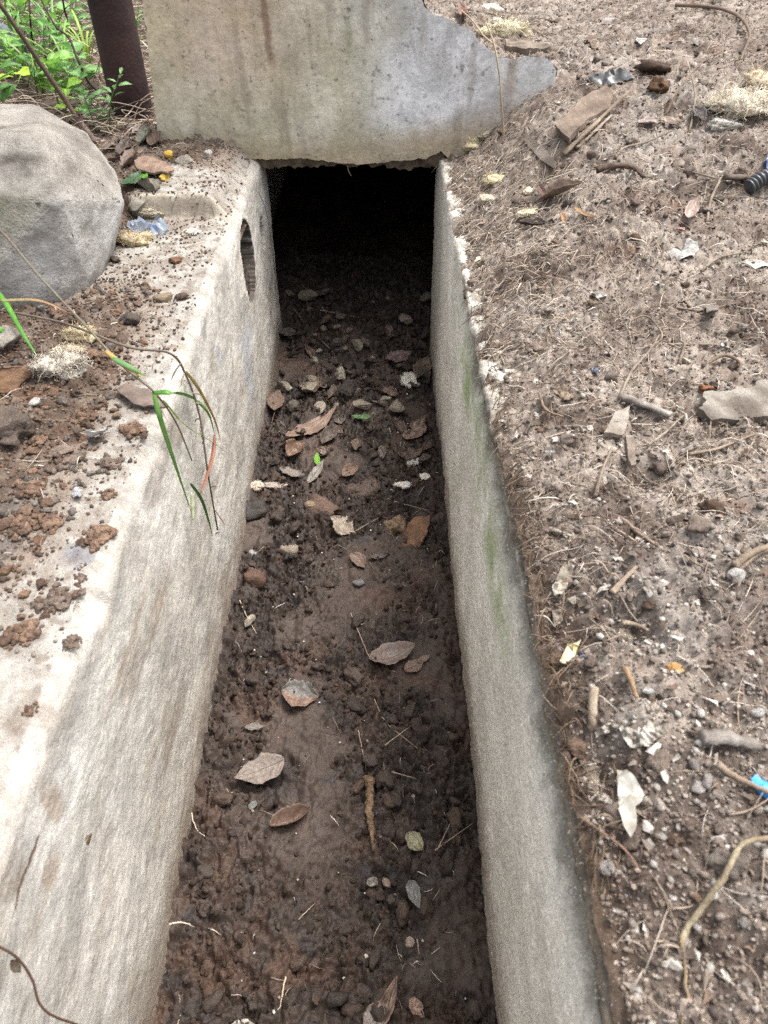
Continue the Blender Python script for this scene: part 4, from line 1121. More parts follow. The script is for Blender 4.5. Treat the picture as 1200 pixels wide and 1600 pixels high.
leaf((638, 1304), (662, 1330), 26, Hbed, "crumpled pale yellow green leaf near the right wall", lin(148, 142, 108), lin(122, 114, 86), wavy=.3, torn=.2)
leaf((577, 1374), (592, 1390), 16, Hbed, "small grey leaf fragment beside a curved stalk", GY, lin(150, 142, 132), wavy=.2)
leaf((600, 1376), (610, 1392), 11, Hbed, "tiny pinkish oval leaf fragment in the lower drain", PK, BR)
leaf((549, 656), (582, 656), 13, Hbed, "small green leaf on the dark soil of the upper drain", lin(96, 128, 78), lin(70, 104, 60), mat='green', wavy=.12, name="green_leaf")
leaf((497, 728), (496, 708), 9, Hbed, "tiny bright green leaf above the narrow pale leaf", lin(128, 176, 70), lin(104, 150, 58), mat='green', name="green_leaf")
leaf((590, 1610), (622, 1530), 22, Hbed, "upright brown leaf of the clump at the bottom edge", lin(150, 120, 100), DK, fold=.9, lift=.02)
leaf((575, 1612), (600, 1566), 34, Hbed, "mauve grey leaf of the clump at the bottom edge", lin(124, 112, 106), PK, fold=.3, wavy=.1)
leaf((640, 1560), (662, 1590), 20, Hbed, "tan leaf flake half buried at the bottom of the drain", lin(150, 118, 96), BR, wavy=.2, torn=.2)
leaf((474, 470), (520, 458), 20, Hbed, "dusty oval leaf among the stones inside the tunnel", GY, DK, fold=.3)
rl = np.random.default_rng(61)
for i in range(26):
    px, py = rl.uniform(445, 665), rl.uniform(500, 720); an = rl.uniform(0, 6.28); L_ = rl.uniform(9, 17)
    leaf((px - L_ * math.cos(an), py - L_ * .7 * math.sin(an)), (px + L_ * math.cos(an), py + L_ * .7 * math.sin(an)), rl.uniform(10, 20), Hbed, "small dull leaf shred littering the soil near the drain mouth", [BR, DK, GY, PK][i % 4], DK, fold=.6, torn=.3, wavy=.2, group="leaf shreds near the drain mouth", name="leaf_shred")
# white rimmed scrap cut by the lower frame edge
sheet([(362, 1600), (372, 1592), (390, 1592), (402, 1604), (395, 1622), (366, 1622)], Hbed, "white rimmed scrap at the bottom edge of the drain", lin(190, 182, 170), lin(120, 108, 98), thick=.003, crumple=.004, name="shell_scrap", cat="scrap")
# bark, clods, stones and roots in the drain
sheet([(620, 858), (628, 838), (646, 808), (672, 806), (668, 828), (656, 852), (640, 868)], Hbed, "orange brown rotten bark chunk near the right wall", lin(136, 98, 70), lin(104, 78, 62), name="bark_piece", cat="bark", thick=.014, crumple=.010, mat='wood', lift=.016, tilt=(-.25, -.35, 0), jag=.03)
stone(618, 822, 17, Hbed, "soft tan rotten lump left of the bark chunk", lin(138, 112, 86), name="rotten_lump", cat="lump", mat='clod', rough=.4)
stone(454, 853, 15, Hbed, "round grey brown stone in mid drain", lin(140, 124, 104), col2=lin(112, 104, 98))
stone(393, 858, 9, Hbed, "small grey stone by the left wall of the drain", lin(146, 142, 138))
stone(559, 911, 9, Hbed, "small dark grey stone below the torn leaves", lin(112, 108, 106))
stone(390, 974, 13, Hbed, "long pale stone lying at the foot of the left wall", lin(150, 138, 120), asp=.5, rot=1.1)
stone(395, 903, 20, Hbed, "reddish earth clod at the foot of the left wall", lin(98, 70, 54), name="earth_clod", cat="clod", mat='bedclod', rough=.4)
stone(553, 1058, 16, Hbed, "dark round earth clod left of the glossy leaf", lin(82, 66, 56), name="earth_clod", cat="clod", mat='bedclod', rough=.4)
stone(566, 762, 27, Hbed, "broad smooth mound of dark soil in the upper drain", lin(88, 70, 60), name="earth_clod", cat="clod", mat='bedclod', squash=.4, rough=.3)
stone(502, 790, 27, Hbed, "wide red brown clod left of the soil mound", lin(100, 74, 58), name="earth_clod", cat="clod", mat='bedclod', squash=.45, rough=.4)
stone(395, 800, 22, Hbed, "black crumbly clod in the corner by the left wall", lin(66, 58, 54), name="earth_clod", cat="clod", mat='bedclod', rough=.5)
stone(485, 788, 10, Hbed, "small tan stone beside the wide red brown clod", lin(140, 116, 92))
stone(395, 1258, 8, Hbed, "small flat grey pebble below the broad oval leaf", lin(116, 118, 112), squash=.4, name="pebble", cat="pebble")
stone(586, 1267, 5, Hbed, "tiny blue grey pebble beside the crumbly root", lin(74, 80, 92), name="pebble", cat="pebble")
stone(640, 1470, 8, Hbed, "pale buff pebble on the lower drain soil", lin(158, 140, 120), name="pebble", cat="pebble")
twig([(575, 1214), (578, 1240), (577, 1268), (580, 1290), (584, 1330)], Hbed, .0105, "crumbly tan root standing along the lower drain bed", lin(136, 108, 78), lin(96, 74, 56), name="root", cat="root", rough=1.1, sides=9, mat='clod', taper=.9)
wool(640, 594, 13, 15, Hbed, "yellow wool tuft beside the right wall at the drain mouth", n=50)
wool(629, 760, 10, 7, Hbed, "cream wool bit on the soil right of the mound", cA=lin(224, 214, 186), n=30)
wool(648, 720, 9, 8, Hbed, "cream wool bit close to the right wall of the upper drain", cA=lin(220, 208, 172), n=30)
wool(664, 745, 6, 6, Hbed, "tiny cream wool bit in a hollow by the right wall", cA=lin(222, 212, 180), n=20)
wool(400, 760, 12, 8, Hbed, "pale crumbly wool rag at the left side of the drain", cA=lin(190, 170, 140), cB=lin(150, 128, 108), n=40)
wool(430, 758, 14, 6, Hbed, "flat dusty wool rag right of the pale crumbly rag", cA=lin(168, 150, 132), cB=lin(130, 112, 98), n=40)
for a_, b_, l_ in (((679, 1334), (738, 1288), "long straw leaning to the right wall in the lower drain"), ((683, 1330), (706, 1282), "shorter straw crossing the long straw near the right wall"), ((466, 1436), (492, 1409), "short straight straw in the middle of the lower drain"),
                   ((627, 1416), (634, 1442), "short pale straw right of the silver grey leaf"), ((600, 1162), (672, 1112), "tan bent stalk right of mid drain"), ((548, 956), (578, 1034), "thin upright stalk above the large glossy leaf"),
                   ((560, 1142), (572, 1198), "thin stalk pointing down the middle of the lower drain"), ((612, 1204), (650, 1218), "slim straw lying near the right wall below the bent stalk"), ((652, 1466), (655, 1490), "short upright straw low in the drain"),
                   ((616, 780), (668, 795), "thin straw running to the right wall of the upper drain"), ((556, 834), (592, 812), "thin pale stalk right of the torn star leaf")):
    twig([a_, b_], Hbed, .0012, l_, lin(176, 154, 128), lin(140, 118, 96), name="straw", cat="straw", rough=.1, mat='straw')
twig([(585, 1090), (600, 1120), (628, 1150), (662, 1172)], Hbed, .0012, "long curved stalk sweeping right across the lower drain", lin(150, 124, 98), name="straw", cat="straw", mat='straw')
twig([(446, 1525), (440, 1550), (436, 1568), (430, 1573)], Hbed, .0015, "hooked pale straw at the bottom of the drain", lin(186, 164, 134), name="straw", cat="straw", mat='straw')
twig([(300, 1244), (299, 1270), (306, 1292), (320, 1306)], Hbed, .0014, "pale rootlet curling from the left wall's foot", lin(190, 174, 150), name="rootlet", cat="root", mat='straw')
twig([(242, 1462), (262, 1445), (285, 1436), (300, 1440)], Hbed, .0022, "pale branching root at the left wall's foot", lin(186, 170, 150), name="rootlet", cat="root", mat='straw', rough=.6)
twig([(372, 932), (385, 960), (400, 985)], Hbed, .0016, "thin rootlet beside the long pale stone", lin(170, 150, 124), name="rootlet", cat="root", mat='straw')
twig([(470, 440), (505, 480), (540, 520)], Hbed, .0028, "long stem lying over the rubble inside the tunnel", lin(140, 124, 104), name="twig", cat="twig")
twig([(452, 470), (480, 505), (520, 548)], Hbed, .0025, "stem crossing the rubble beside the left tunnel wall", lin(136, 118, 98), name="twig", cat="twig")
twig([(475, 478), (520, 488), (572, 492)], Hbed, .0025, "thin stem lying level across the tunnel rubble", lin(150, 132, 110), name="twig", cat="twig")
# rubble in the mouth of the tunnel
r = np.random.default_rng(77); spots = []
for i in range(900):
    px, py = r.uniform(438, 668), r.uniform(455, 640)
    dens = (1.0 if px < 560 else .55) * (1 if py < 570 else .35)
    if r.random() > dens: continue
    rp = (5 + 15 * r.random() ** 1.5) * (1 - .25 * (py < 500))
    if all((px - a) ** 2 + ((py - b) * 1.3) ** 2 > ((rp + c) * .72) ** 2 for a, b, c in spots): spots.append((px, py, rp))
    if len(spots) > 84: break
for px, py, rp in spots:
    stone(px, py, rp, Hbed, "broken buff stone in the rubble heap at the drain mouth", [lin(134, 122, 104), lin(112, 102, 88), lin(142, 131, 113), lin(90, 82, 72), lin(66, 58, 51), lin(58, 50, 44)][r.integers(6)], name="rubble_stone", cat="stone", sub=3, ang=1.0, rough=.10, flat_shade=True, squash=.5 + .3 * r.random(), asp=.6 + .4 * r.random(), group="rubble stones in the drain mouth", sink=-.05)
# ---- litter on the right bank
WD, PL, TW = lin(128, 112, 96), lin(158, 148, 134), lin(112, 94, 78)
sheet([(868, 196), (905, 158), (948, 130), (958, 150), (952, 165), (915, 188), (890, 216), (876, 208)], Hright, "cracked flat bark piece below the black plastic strip", lin(126, 108, 92), lin(92, 77, 66), name="bark_piece", cat="bark", thick=.012, crumple=.006, mat='wood', lift=.02, jag=.03)
twig([(880, 246), (925, 205), (982, 150)], Hright, .008, "splintered pale stick beside the cracked bark piece", lin(140, 122, 102), lin(104, 86, 70), name="stick", cat="stick", rough=.7, lifts=[.005, .012, .01], flat=.5)
twig([(900, 232), (936, 204), (955, 184)], Hright, .006, "short split stick below the splintered pale stick", lin(146, 130, 112), WD, name="stick", cat="stick", rough=.6, flat=.5, lifts=[.004, .006, .004])
sheet([(815, 216), (824, 211), (840, 222), (868, 252), (864, 262), (845, 250)], Hright, "narrow grey wooden lath lying below the slab's end", lin(116, 106, 96), lin(90, 80, 70), name="lath", cat="wood", thick=.008, crumple=.001, mat='wood', lift=.012)
sheet([(912, 128), (925, 116), (945, 112), (958, 116), (975, 106), (988, 112), (992, 122), (975, 128), (950, 130)], Hright, "curled black plastic strip on the upper bank", lin(40, 42, 44), lin(70, 70, 70), name="plastic_strip", cat="plastic", thick=.002, crumple=.014, mat='plastic', lift=.025, tilt=(0, -.35, 0))
stone(1020, 112, 22, Hright, "dark brown matted root lump beside the black plastic strip", lin(84, 66, 54), name="root_lump", cat="lump", mat='clod', rough=.5, squash=.6)
stone(1028, 140, 22, Hright, "rusty brown fibrous earth lump on the upper bank", lin(98, 70, 48), name="earth_clod", cat="clod", mat='clod', rough=.6, squash=.5)
wool(1160, 175, 46, 30, Hright, "large cream wool heap at the right edge of the bank", cA=lin(190, 178, 150), cB=lin(158, 148, 130), n=420, flen=.6, tall=.5)
wool(1186, 130, 22, 24, Hright, "tawny wool tuft above the large cream wool heap", cA=lin(184, 166, 126), cB=lin(150, 124, 84), n=160)
wool(1130, 196, 20, 12, Hright, "small grey wool tail left of the large cream heap", cA=lin(170, 164, 152), cB=lin(140, 132, 122), n=100)
wool(790, 53, 30, 11, Hright, "cream wool roll lying just behind the slab", cA=lin(196, 184, 150), cB=lin(170, 150, 96), n=150, tall=.9)
wool(768, 18, 13, 14, Hright, "white wool ball behind the slab at the top edge", cA=lin(190, 184, 172), n=80)
wool(777, 37, 8, 6, Hright, "small white wool bit left above the wool roll", cA=lin(190, 184, 174), n=40)
wool(737, 228, 16, 19, Hright, "yellow wool piece hanging at the slab's foot", cA=lin(186, 168, 112), cB=lin(160, 142, 98), n=110, tall=.7, rot=.6)
wool(760, 212, 11, 8, Hright, "dusty wool piece above the yellow one at the slab", cA=lin(166, 150, 118), cB=lin(132, 116, 92), n=60)
wool(776, 281, 19, 10, Hright, "pale yellow wool tuft in the straw below the slab", cA=lin(192, 178, 124), cB=lin(160, 146, 110), n=110)
wool(760, 312, 13, 13, Hright, "white wool tuft with a brown core near the rim", cA=lin(182, 172, 148), cB=lin(150, 130, 96), n=90)
wool(828, 300, 10, 7, Hright, "small cream wool tuft left of the dry curled leaf", cA=lin(192, 180, 144), n=60)
wool(832, 330, 17, 9, Hright, "flat yellowish wool tuft above the dark curled leaf", cA=lin(186, 172, 130), n=90)
wool(752, 404, 8, 8, Hright, "tiny cream wool tuft in the straw beside the rim", cA=lin(190, 180, 146), n=40)
leaf((848, 316), (912, 296), 26, Hright, "tan dry leaf rolled lengthwise on the upper bank", lin(130, 106, 88), lin(112, 90, 74), fold=1.2, curl=.02, lift=.01)
leaf((842, 302), (862, 318), 13, Hright, "small red brown leaf touching the rolled tan leaf", lin(92, 62, 48), lin(78, 54, 42), fold=.5)
leaf((808, 357), (856, 350), 17, Hright, "dark glossy curled leaf lying in the straw", lin(92, 74, 64), lin(74, 60, 52), fold=1.0)
leaf((895, 333), (932, 344), 8, Hright, "narrow orange leaf blade on the upper bank", lin(156, 112, 58), lin(140, 112, 78), fold=.4)
leaf((878, 335), (884, 350), 8, Hright, "tiny orange leaf tip beside the narrow orange blade", lin(156, 104, 46), lin(140, 100, 56))
leaf((718, 18), (722, 44), 16, Hright, "upright reddish leaf behind the slab's broken edge", lin(128, 84, 64), lin(108, 74, 58), fold=.8, lift=.02)
leaf((995, 200), (1030, 190), 24, Hright, "pinkish dry leaf left of a broken stem on the bank", lin(140, 122, 112), lin(120, 102, 92), fold=.4, torn=.25, wavy=.15)
leaf((1030, 186), (1068, 198), 22, Hright, "tan crumpled leaf right of the pinkish dry leaf", lin(146, 126, 106), lin(120, 100, 84), wavy=.25, torn=.2)
leaf((1082, 178), (1098, 200), 18, Hright, "grey folded leaf near the large wool heap", lin(108, 98, 92), lin(84, 76, 72), fold=1.0)
leaf((1072, 352), (1086, 322), 20, Hright, "pink and cream torn leaf on the middle bank", lin(158, 130, 120), lin(140, 120, 104), fold=.7, torn=.2)
leaf((1058, 368), (1068, 358), 11, Hright, "small salmon pink scrap of leaf on the bank", lin(160, 112, 98), lin(150, 108, 94), wavy=.2)
sheet([(1040, 396), (1052, 390), (1068, 388), (1072, 376), (1088, 372), (1094, 386), (1082, 402), (1060, 404)], Hright, "crumpled white paper scrap on the middle bank", lin(176, 174, 168), lin(146, 142, 134), crumple=.010, thick=.0012, lift=.008)
sheet([(1152, 412), (1180, 405), (1215, 410), (1212, 418), (1178, 416)], Hright, "long white paper strip at the right edge", lin(182, 178, 166), lin(160, 152, 136), crumple=.006, lift=.006)
# black corrugated hose end
P = np.array([hit(1166, 304, Hright)[0] + [0, 0, .012], hit(1190, 296, Hright)[0] + [0, 0, .014], hit(1225, 290, Hright)[0] + [0, 0, .016], hit(1275, 292, Hright)[0] + [0, 0, .012]])
S_ = smooth_path(P, 40); rr = .0145 * (1 + .16 * np.sign(np.sin(np.linspace(0, 88, len(S_)))))
o = mesh_tube("corrugated_hose", S_, rr, lin(58, 60, 64), M['plastic'], 14, label="dark ribbed plastic hose poking from the bank at right", cat="hose"); recenter(o, P[0])
sheet([(1192, 252), (1204, 244), (1225, 246), (1225, 258), (1200, 262)], Hright, "crumpled blue plastic film at the right edge of the bank", lin(92, 112, 160), lin(130, 140, 166), name="plastic_scrap", cat="plastic", mat='plastic', crumple=.014, lift=.01)
# pale broken board with a thick edge
sheet([(1090, 640), (1100, 612), (1150, 605), (1200, 596), (1260, 590), (1270, 642), (1200, 648), (1112, 656)], Hright, "pale broken board lying flat at the right edge", lin(134, 127, 116), lin(92, 82, 72), name="board", cat="board", thick=.014, crumple=.006, mat='wood', lift=.018, jag=.05, dens=30)
stone(1100, 610, 10, Hright, "orange fungus like crumb on the corner of the pale board", lin(138, 88, 54), name="earth_clod", cat="clod", mat='clod', rough=.5)
twig([(968, 622), (1005, 638), (1048, 650)], Hright, .009, "grey rotten stick lying level in mid bank", lin(150, 142, 132), lin(110, 100, 90), name="stick", cat="stick", rough=.5, flat=.6, taper=.2, lifts=[.006, .006, .002])
sheet([(944, 676), (962, 642), (984, 634), (982, 655), (974, 680)], Hright, "pale grey wedge of bark under the rotten stick", lin(150, 142, 130), lin(122, 110, 96), name="bark_piece", cat="bark", thick=.006, crumple=.004, mat='wood', lift=.012)
sheet([(976, 660), (984, 656), (992, 692), (994, 726), (986, 728), (980, 700)], Hright, "narrow upright splinter above a dark hollow in the bank", lin(126, 112, 98), lin(98, 84, 72), name="splinter", cat="wood", thick=.006, crumple=.003, mat='wood', lift=.014)
twig([(968, 625), (985, 585), (1012, 558), (1030, 525)], Hright, .0028, "thin bent stem rising from the grey rotten stick", lin(146, 132, 114), TW, lifts=[.008, .012, .012, .004])
twig([(982, 520), (985, 505), (1010, 498), (1034, 525), (1020, 545)], Hright, .0022, "looping thin stem on the upper middle bank", lin(150, 134, 112), TW, lifts=[.002, .008, .01, .008, .004])
twig([(1050, 486), (1108, 480), (1158, 470)], Hright, .0022, "long thin straight stem crossing the middle bank", lin(128, 112, 96), TW)
twig([(1045, 538), (1120, 536), (1205, 534)], Hright, .0020, "fine level stem at the right of the middle bank", lin(148, 136, 118), TW)
twig([(1098, 570), (1128, 560), (1155, 572), (1150, 590)], Hright, .0035, "arched brown root above the pale board", lin(118, 100, 82), TW, name="root", cat="root", lifts=[0, .012, .010, 0])
twig([(1062, 566), (1066, 550), (1060, 538)], Hright, .003, "short curved pale root left of the arched brown root", lin(160, 148, 132), TW, name="root", cat="root", lifts=[.004, .008, .004])
twig([(1010, 700), (1040, 680), (1072, 640)], Hright, .0022, "thin stem slanting up beside the pale board", lin(160, 148, 128), TW, lifts=[.004, .01, .008])
twig([(1062, 680), (1072, 655), (1058, 642)], Hright, .0030, "pale hooked rootlet left of the board", lin(168, 158, 142), TW, name="rootlet", cat="root", lifts=[.002, .008, .008])
twig([(1076, 710), (1120, 705), (1178, 682)], Hright, .0026, "pale forked stem below the board", lin(158, 140, 114), TW, lifts=[.004, .006, .008])
twig([(842, 620), (852, 645), (880, 650)], Hright, .0024, "dry kinked stalk near the rim of the right wall", lin(146, 122, 96), TW, lifts=[.01, .006, .006])
sheet([(865, 612), (880, 606), (896, 612), (898, 622), (882, 626)], Hright, "tan papery leaf shred beside the kinked stalk", lin(142, 124, 104), lin(112, 94, 78), crumple=.008, lift=.006, name="leaf_shred", cat="leaf")
twig([(930, 776), (940, 740), (955, 705)], Hright, .0032, "slim dry stick pointing up the bank near the rim", lin(142, 126, 106), TW, name="stick", cat="stick", lifts=[.004, .008, .006])
twig([(972, 805), (1000, 830), (1040, 855)], Hright, .0035, "pinkish thin root running down the bank", lin(140, 116, 98), TW, name="root", cat="root", lifts=[.004, .006, .004])
twig([(858, 828), (892, 842)], Hright, .0035, "short pale peg lying close to the rim", lin(166, 156, 140), TW, name="stick", cat="stick", lifts=[.003, .003])
leaf((886, 795), (902, 790), 8, Hright, "tiny white seed shell near the rim of the bank", lin(196, 190, 182), lin(170, 162, 152), fold=.7, name="seed_shell", cat="shell")
sheet([(862, 915), (878, 888), (898, 872), (900, 882), (888, 908), (880, 935), (866, 930)], Hright, "pale curling bark strip beside the drain rim", lin(168, 158, 140), lin(136, 122, 104), name="bark_strip", cat="bark", thick=.002, crumple=.008, lift=.012, curl=.2)
sheet([(863, 955), (876, 952), (880, 970), (866, 980)], Hright, "small square tan chip below the pale bark strip", lin(140, 128, 112), lin(112, 98, 84), name="bark_chip", cat="bark", thick=.008, crumple=.002, mat='wood', lift=.01)
twig([(955, 930), (975, 905), (995, 884)], Hright, .0045, "tan split stick above the dark hollow in the bank", lin(150, 130, 108), TW, name="stick", cat="stick", flat=.6, lifts=[.004, .006, .004])
twig([(1145, 888), (1168, 875), (1215, 850)], Hright, .0055, "weathered twig reaching in from the right edge", lin(146, 130, 108), TW, lifts=[.004, .008, .008])
twig([(1150, 895), (1185, 868), (1220, 872)], Hright, .004, "second twig under the weathered twig at the right edge", lin(136, 120, 98), TW, lifts=[.002, .004, .004])
stone(1152, 897, 14, Hright, "white grey stone beneath the twigs at the right edge", lin(166, 160, 154))
stone(1090, 862, 9, Hright, "small tan stone left of the twigs at the right edge", lin(140, 126, 112))
stone(1140, 855, 8, Hright, "small grey stone above the twigs at the right edge", lin(130, 122, 116))
stone(871, 1015, 9, Hright, "pinkish round pebble in the hollow by the rim", lin(140, 124, 120), name="pebble", cat="pebble")
stone(914, 1019, 11, Hright, "blue grey angular stone near the rim", lin(88, 94, 104), ang=.9)
sheet([(876, 1030), (888, 1004), (906, 1003), (900, 1022), (888, 1030)], Hright, "cream and yellow paper shred beside the blue grey stone", lin(176, 168, 140), lin(170, 150, 90), crumple=.005, lift=.008)
stone(890, 1040, 10, Hright, "grey broken stone under the cream paper shred", lin(120, 118, 116), ang=.9)
twig([(966, 992), (985, 996), (1007, 1000)], Hright, .0035, "short pale stick across the dark hollow", lin(158, 142, 116), TW, name="stick", cat="stick", lifts=[.018, .026, .02])
twig([(972, 1052), (984, 1070), (996, 1088)], Hright, .004, "orange tan stick end below the dark hollow", lin(160, 124, 82), TW, name="stick", cat="stick", lifts=[.004, .006, .004])
stone(1054, 1043, 12, Hright, "crumbling orange yellow lump on the bank", lin(176, 132, 70), name="orange_lump", cat="lump", mat='clod', rough=.5, squash=.45)
leaf((1044, 1004), (1068, 996), 11, Hright, "white chip shaped like a boat on the bank", lin(186, 182, 174), lin(160, 154, 146), fold=.5, name="white_chip", cat="chip")
stone(1016, 1074, 8, Hright, "whitish stone above the large paper scrap", lin(172, 168, 162))
stone(1040, 1095, 7, Hright, "chalky pebble right of the large paper scrap", lin(182, 176, 168), name="pebble", cat="pebble")
stone(1186, 1110, 11, Hright, "pale grey stone at the right edge of the bank", lin(158, 154, 150))
sheet([(966, 1134), (985, 1118), (1008, 1122), (1038, 1134), (1036, 1146), (1012, 1166), (985, 1168), (972, 1150)], Hright, "large dirty white paper scrap in the lower bank", lin(168, 162, 150), lin(128, 118, 106), crumple=.010, lift=.010, thick=.0015)
sheet([(928, 1142), (950, 1130), (970, 1132), (968, 1140), (948, 1146), (932, 1152)], Hright, "grey white shred left of the large paper scrap", lin(156, 148, 136), lin(120, 110, 98), crumple=.006, lift=.008)
twig([(922, 1092), (921, 1118), (922, 1146)], Hright, .0055, "pale upright stick left of the large paper scrap", lin(168, 152, 126), TW, name="stick", cat="stick", rough=.15, taper=.2, lifts=[.012, .010, .004], flat=.7)
twig([(1092, 1160), (1135, 1160), (1185, 1168)], Hright, .0095, "thick grey rotten stick in the lower bank", lin(138, 130, 122), lin(96, 86, 78), name="stick", cat="stick", rough=.55, taper=.4, flat=.7)
sheet([(963, 1202), (978, 1200), (992, 1214), (1004, 1236), (1002, 1250), (994, 1262), (990, 1295), (984, 1306), (974, 1290), (966, 1250)], Hright, "pale blade shaped scrap standing out in the lower bank", lin(176, 172, 160), lin(140, 132, 118), name="bark_scrap", cat="scrap", thick=.003, crumple=.004, lift=.014, mat='paper')
sheet([(1174, 1216), (1182, 1210), (1200, 1222), (1225, 1240), (1225, 1262), (1200, 1242), (1176, 1228)], Hright, "bright blue plastic piece at the right edge", lin(40, 130, 214), lin(70, 150, 220), name="plastic_piece", cat="plastic", mat='plastic', thick=.006, crumple=.002, lift=.012)
sheet([(1178, 1208), (1195, 1198), (1225, 1205), (1225, 1220), (1198, 1218)], Hright, "tan flat chip above the bright blue plastic", lin(140, 122, 108), lin(112, 96, 84), name="bark_chip", cat="bark", thick=.008, mat='wood', lift=.014)
twig([(1118, 1198), (1150, 1218), (1200, 1250)], Hright, .004, "stick slanting under the bright blue plastic", lin(140, 122, 100), TW, name="stick", cat="stick", lifts=[.004, .006, .006])
twig([(1062, 1478), (1072, 1452), (1098, 1416), (1128, 1372), (1146, 1336), (1170, 1322), (1215, 1312)], Hright, .0029, "long yellowish root curving over the near right bank", lin(152, 138, 108), lin(118, 102, 78), name="root", cat="root", rough=.6, lifts=[0, .012, .020, .022, .018, .014, .01], taper=.3)
twig([(1066, 1500), (1060, 1478), (1076, 1540), (1070, 1600)], Hright, .002, "thin yellow rootlet hanging below the long root", lin(150, 130, 84), TW, name="rootlet", cat="root", lifts=[.002, .004, .002, 0])
twig([(905, 1280), (935, 1300), (985, 1340), (1030, 1415)], Hright, .0016, "fine reddish root crossing the near bank", lin(120, 92, 72), TW, name="rootlet", cat="root", lifts=[.002, .004, .006, .002])
for (px, py, rp, l_) in ((1108, 1222, 12, "smooth pale stone left of the blue plastic's stick"), (1092, 1228, 11, "grey stone touching the smooth pale stone"), (1030, 1258, 10, "broken grey stone right of the pale blade scrap"), (948, 1356, 12, "buff crumbly stone on the near bank"),
                         (953, 1358, 7, "tiny white stone on the buff crumbly stone"), (916, 1278, 6, "white pebble by the near rim of the bank"), (1150, 1350, 9, "white chalk stone under the long yellowish root"), (1165, 1440, 9, "brown grey stone right of the long root"),
                         (1055, 1395, 7, "mauve pebble left of the long root"), (1085, 1195, 10, "greenish grey stone below the thick grey stick"), (955, 1250, 5, "small white chip left of the pale blade scrap"), (990, 1450, 8, "small brown pebble on the near bank"), (1030, 1420, 6, "small tan pebble above the near dark hollow")):
    stone(px, py, rp, Hright, l_, [lin(140, 132, 126), lin(120, 112, 106), lin(150, 138, 126), lin(170, 164, 158)][int(px) % 4], name="stone", cat="stone")
# the tall dry stalk in front of the slab
g = hit(792, 268, Hright)[0]
P = [g, atY(788, 225, SLAB_Y - .13), atY(784, 170, SLAB_Y - .12), atY(780, 115, SLAB_Y - .10), atY(772, 70, SLAB_Y - .07), atY(760, 36, SLAB_Y - .03)]
o = mesh_tube("dry_stalk", smooth_path(P, 10), .0034 * np.linspace(1, .55, 51), lin(176, 158, 122), M['straw'], 6, .3, 5, col2=lin(140, 120, 92), label="tall thin dry stalk standing before the slab's right end", cat="stalk"); recenter(o, g)
P = [atY(772, 70, SLAB_Y - .07), atY(755, 55, SLAB_Y), atY(738, 32, SLAB_Y + .06), atY(720, 16, SLAB_Y + .12)]
c = mesh_tube("side_stem", smooth_path(P, 8) - np.array(o.location), .002, lin(160, 140, 110), M['straw'], 5, .2, 6, parent=o)
twig([(722, 15), (765, 22), (820, 38), (862, 60)], Hright, .003, "slim stem lying behind the slab at the top", lin(140, 122, 102), TW)
twig([(1055, 12), (1110, 16), (1150, 30), (1168, 62), (1160, 88), (1150, 110)], Hright, .006, "bent brown branch at the upper right", lin(116, 98, 82), TW, name="branch", cat="branch", lifts=[.004, .008, .008, .012, .01, .004])
twig([(1040, 175), (1062, 150), (1100, 112), (1128, 92)], Hright, .003, "thin arched stem left of the large wool heap", lin(120, 104, 88), TW, lifts=[0, .03, .04, .02])
twig([(1078, 205), (1082, 165), (1072, 105)], Hright, .003, "pale straight stem crossing the arched stem", lin(160, 144, 118), TW, lifts=[.004, .02, .02])
twig([(960, 252), (975, 235), (1012, 222), (1048, 210)], Hright, .0032, "curved pale root on the upper bank", lin(150, 132, 110), TW, name="root", cat="root", lifts=[.002, .008, .01, .008])
twig([(1105, 345), (1110, 315), (1122, 290), (1118, 278), (1060, 262)], Hright, .0035, "looping pale root below the large wool heap", lin(146, 130, 112), TW, name="root", cat="root", lifts=[.002, .006, .008, .006, .004])
twig([(1095, 425), (1122, 405), (1165, 402)], Hright, .0028, "thin bent stem left of the white paper strip", lin(140, 128, 112), TW, lifts=[.003, .006, .006])
twig([(932, 268), (960, 262), (990, 268), (1005, 278)], Hright, .011, "rotten brown branch half buried in the upper bank", lin(100, 82, 66), lin(78, 64, 54), name="branch", cat="branch", rough=.7, flat=.7)
twig([(1130, 292), (1180, 280), (1215, 286)], Hright, .012, "half buried grey branch above the ribbed hose", lin(108, 96, 84), lin(84, 72, 62), name="branch", cat="branch", rough=.5, flat=.6)
sheet([(790, 62), (830, 64), (862, 66), (860, 74), (822, 76), (792, 72)], Hright, "thin crusty ledge of bark behind the slab", lin(128, 114, 98), lin(96, 84, 72), name="bark_piece", cat="bark", thick=.02, crumple=.006, mat='wood', lift=.015)
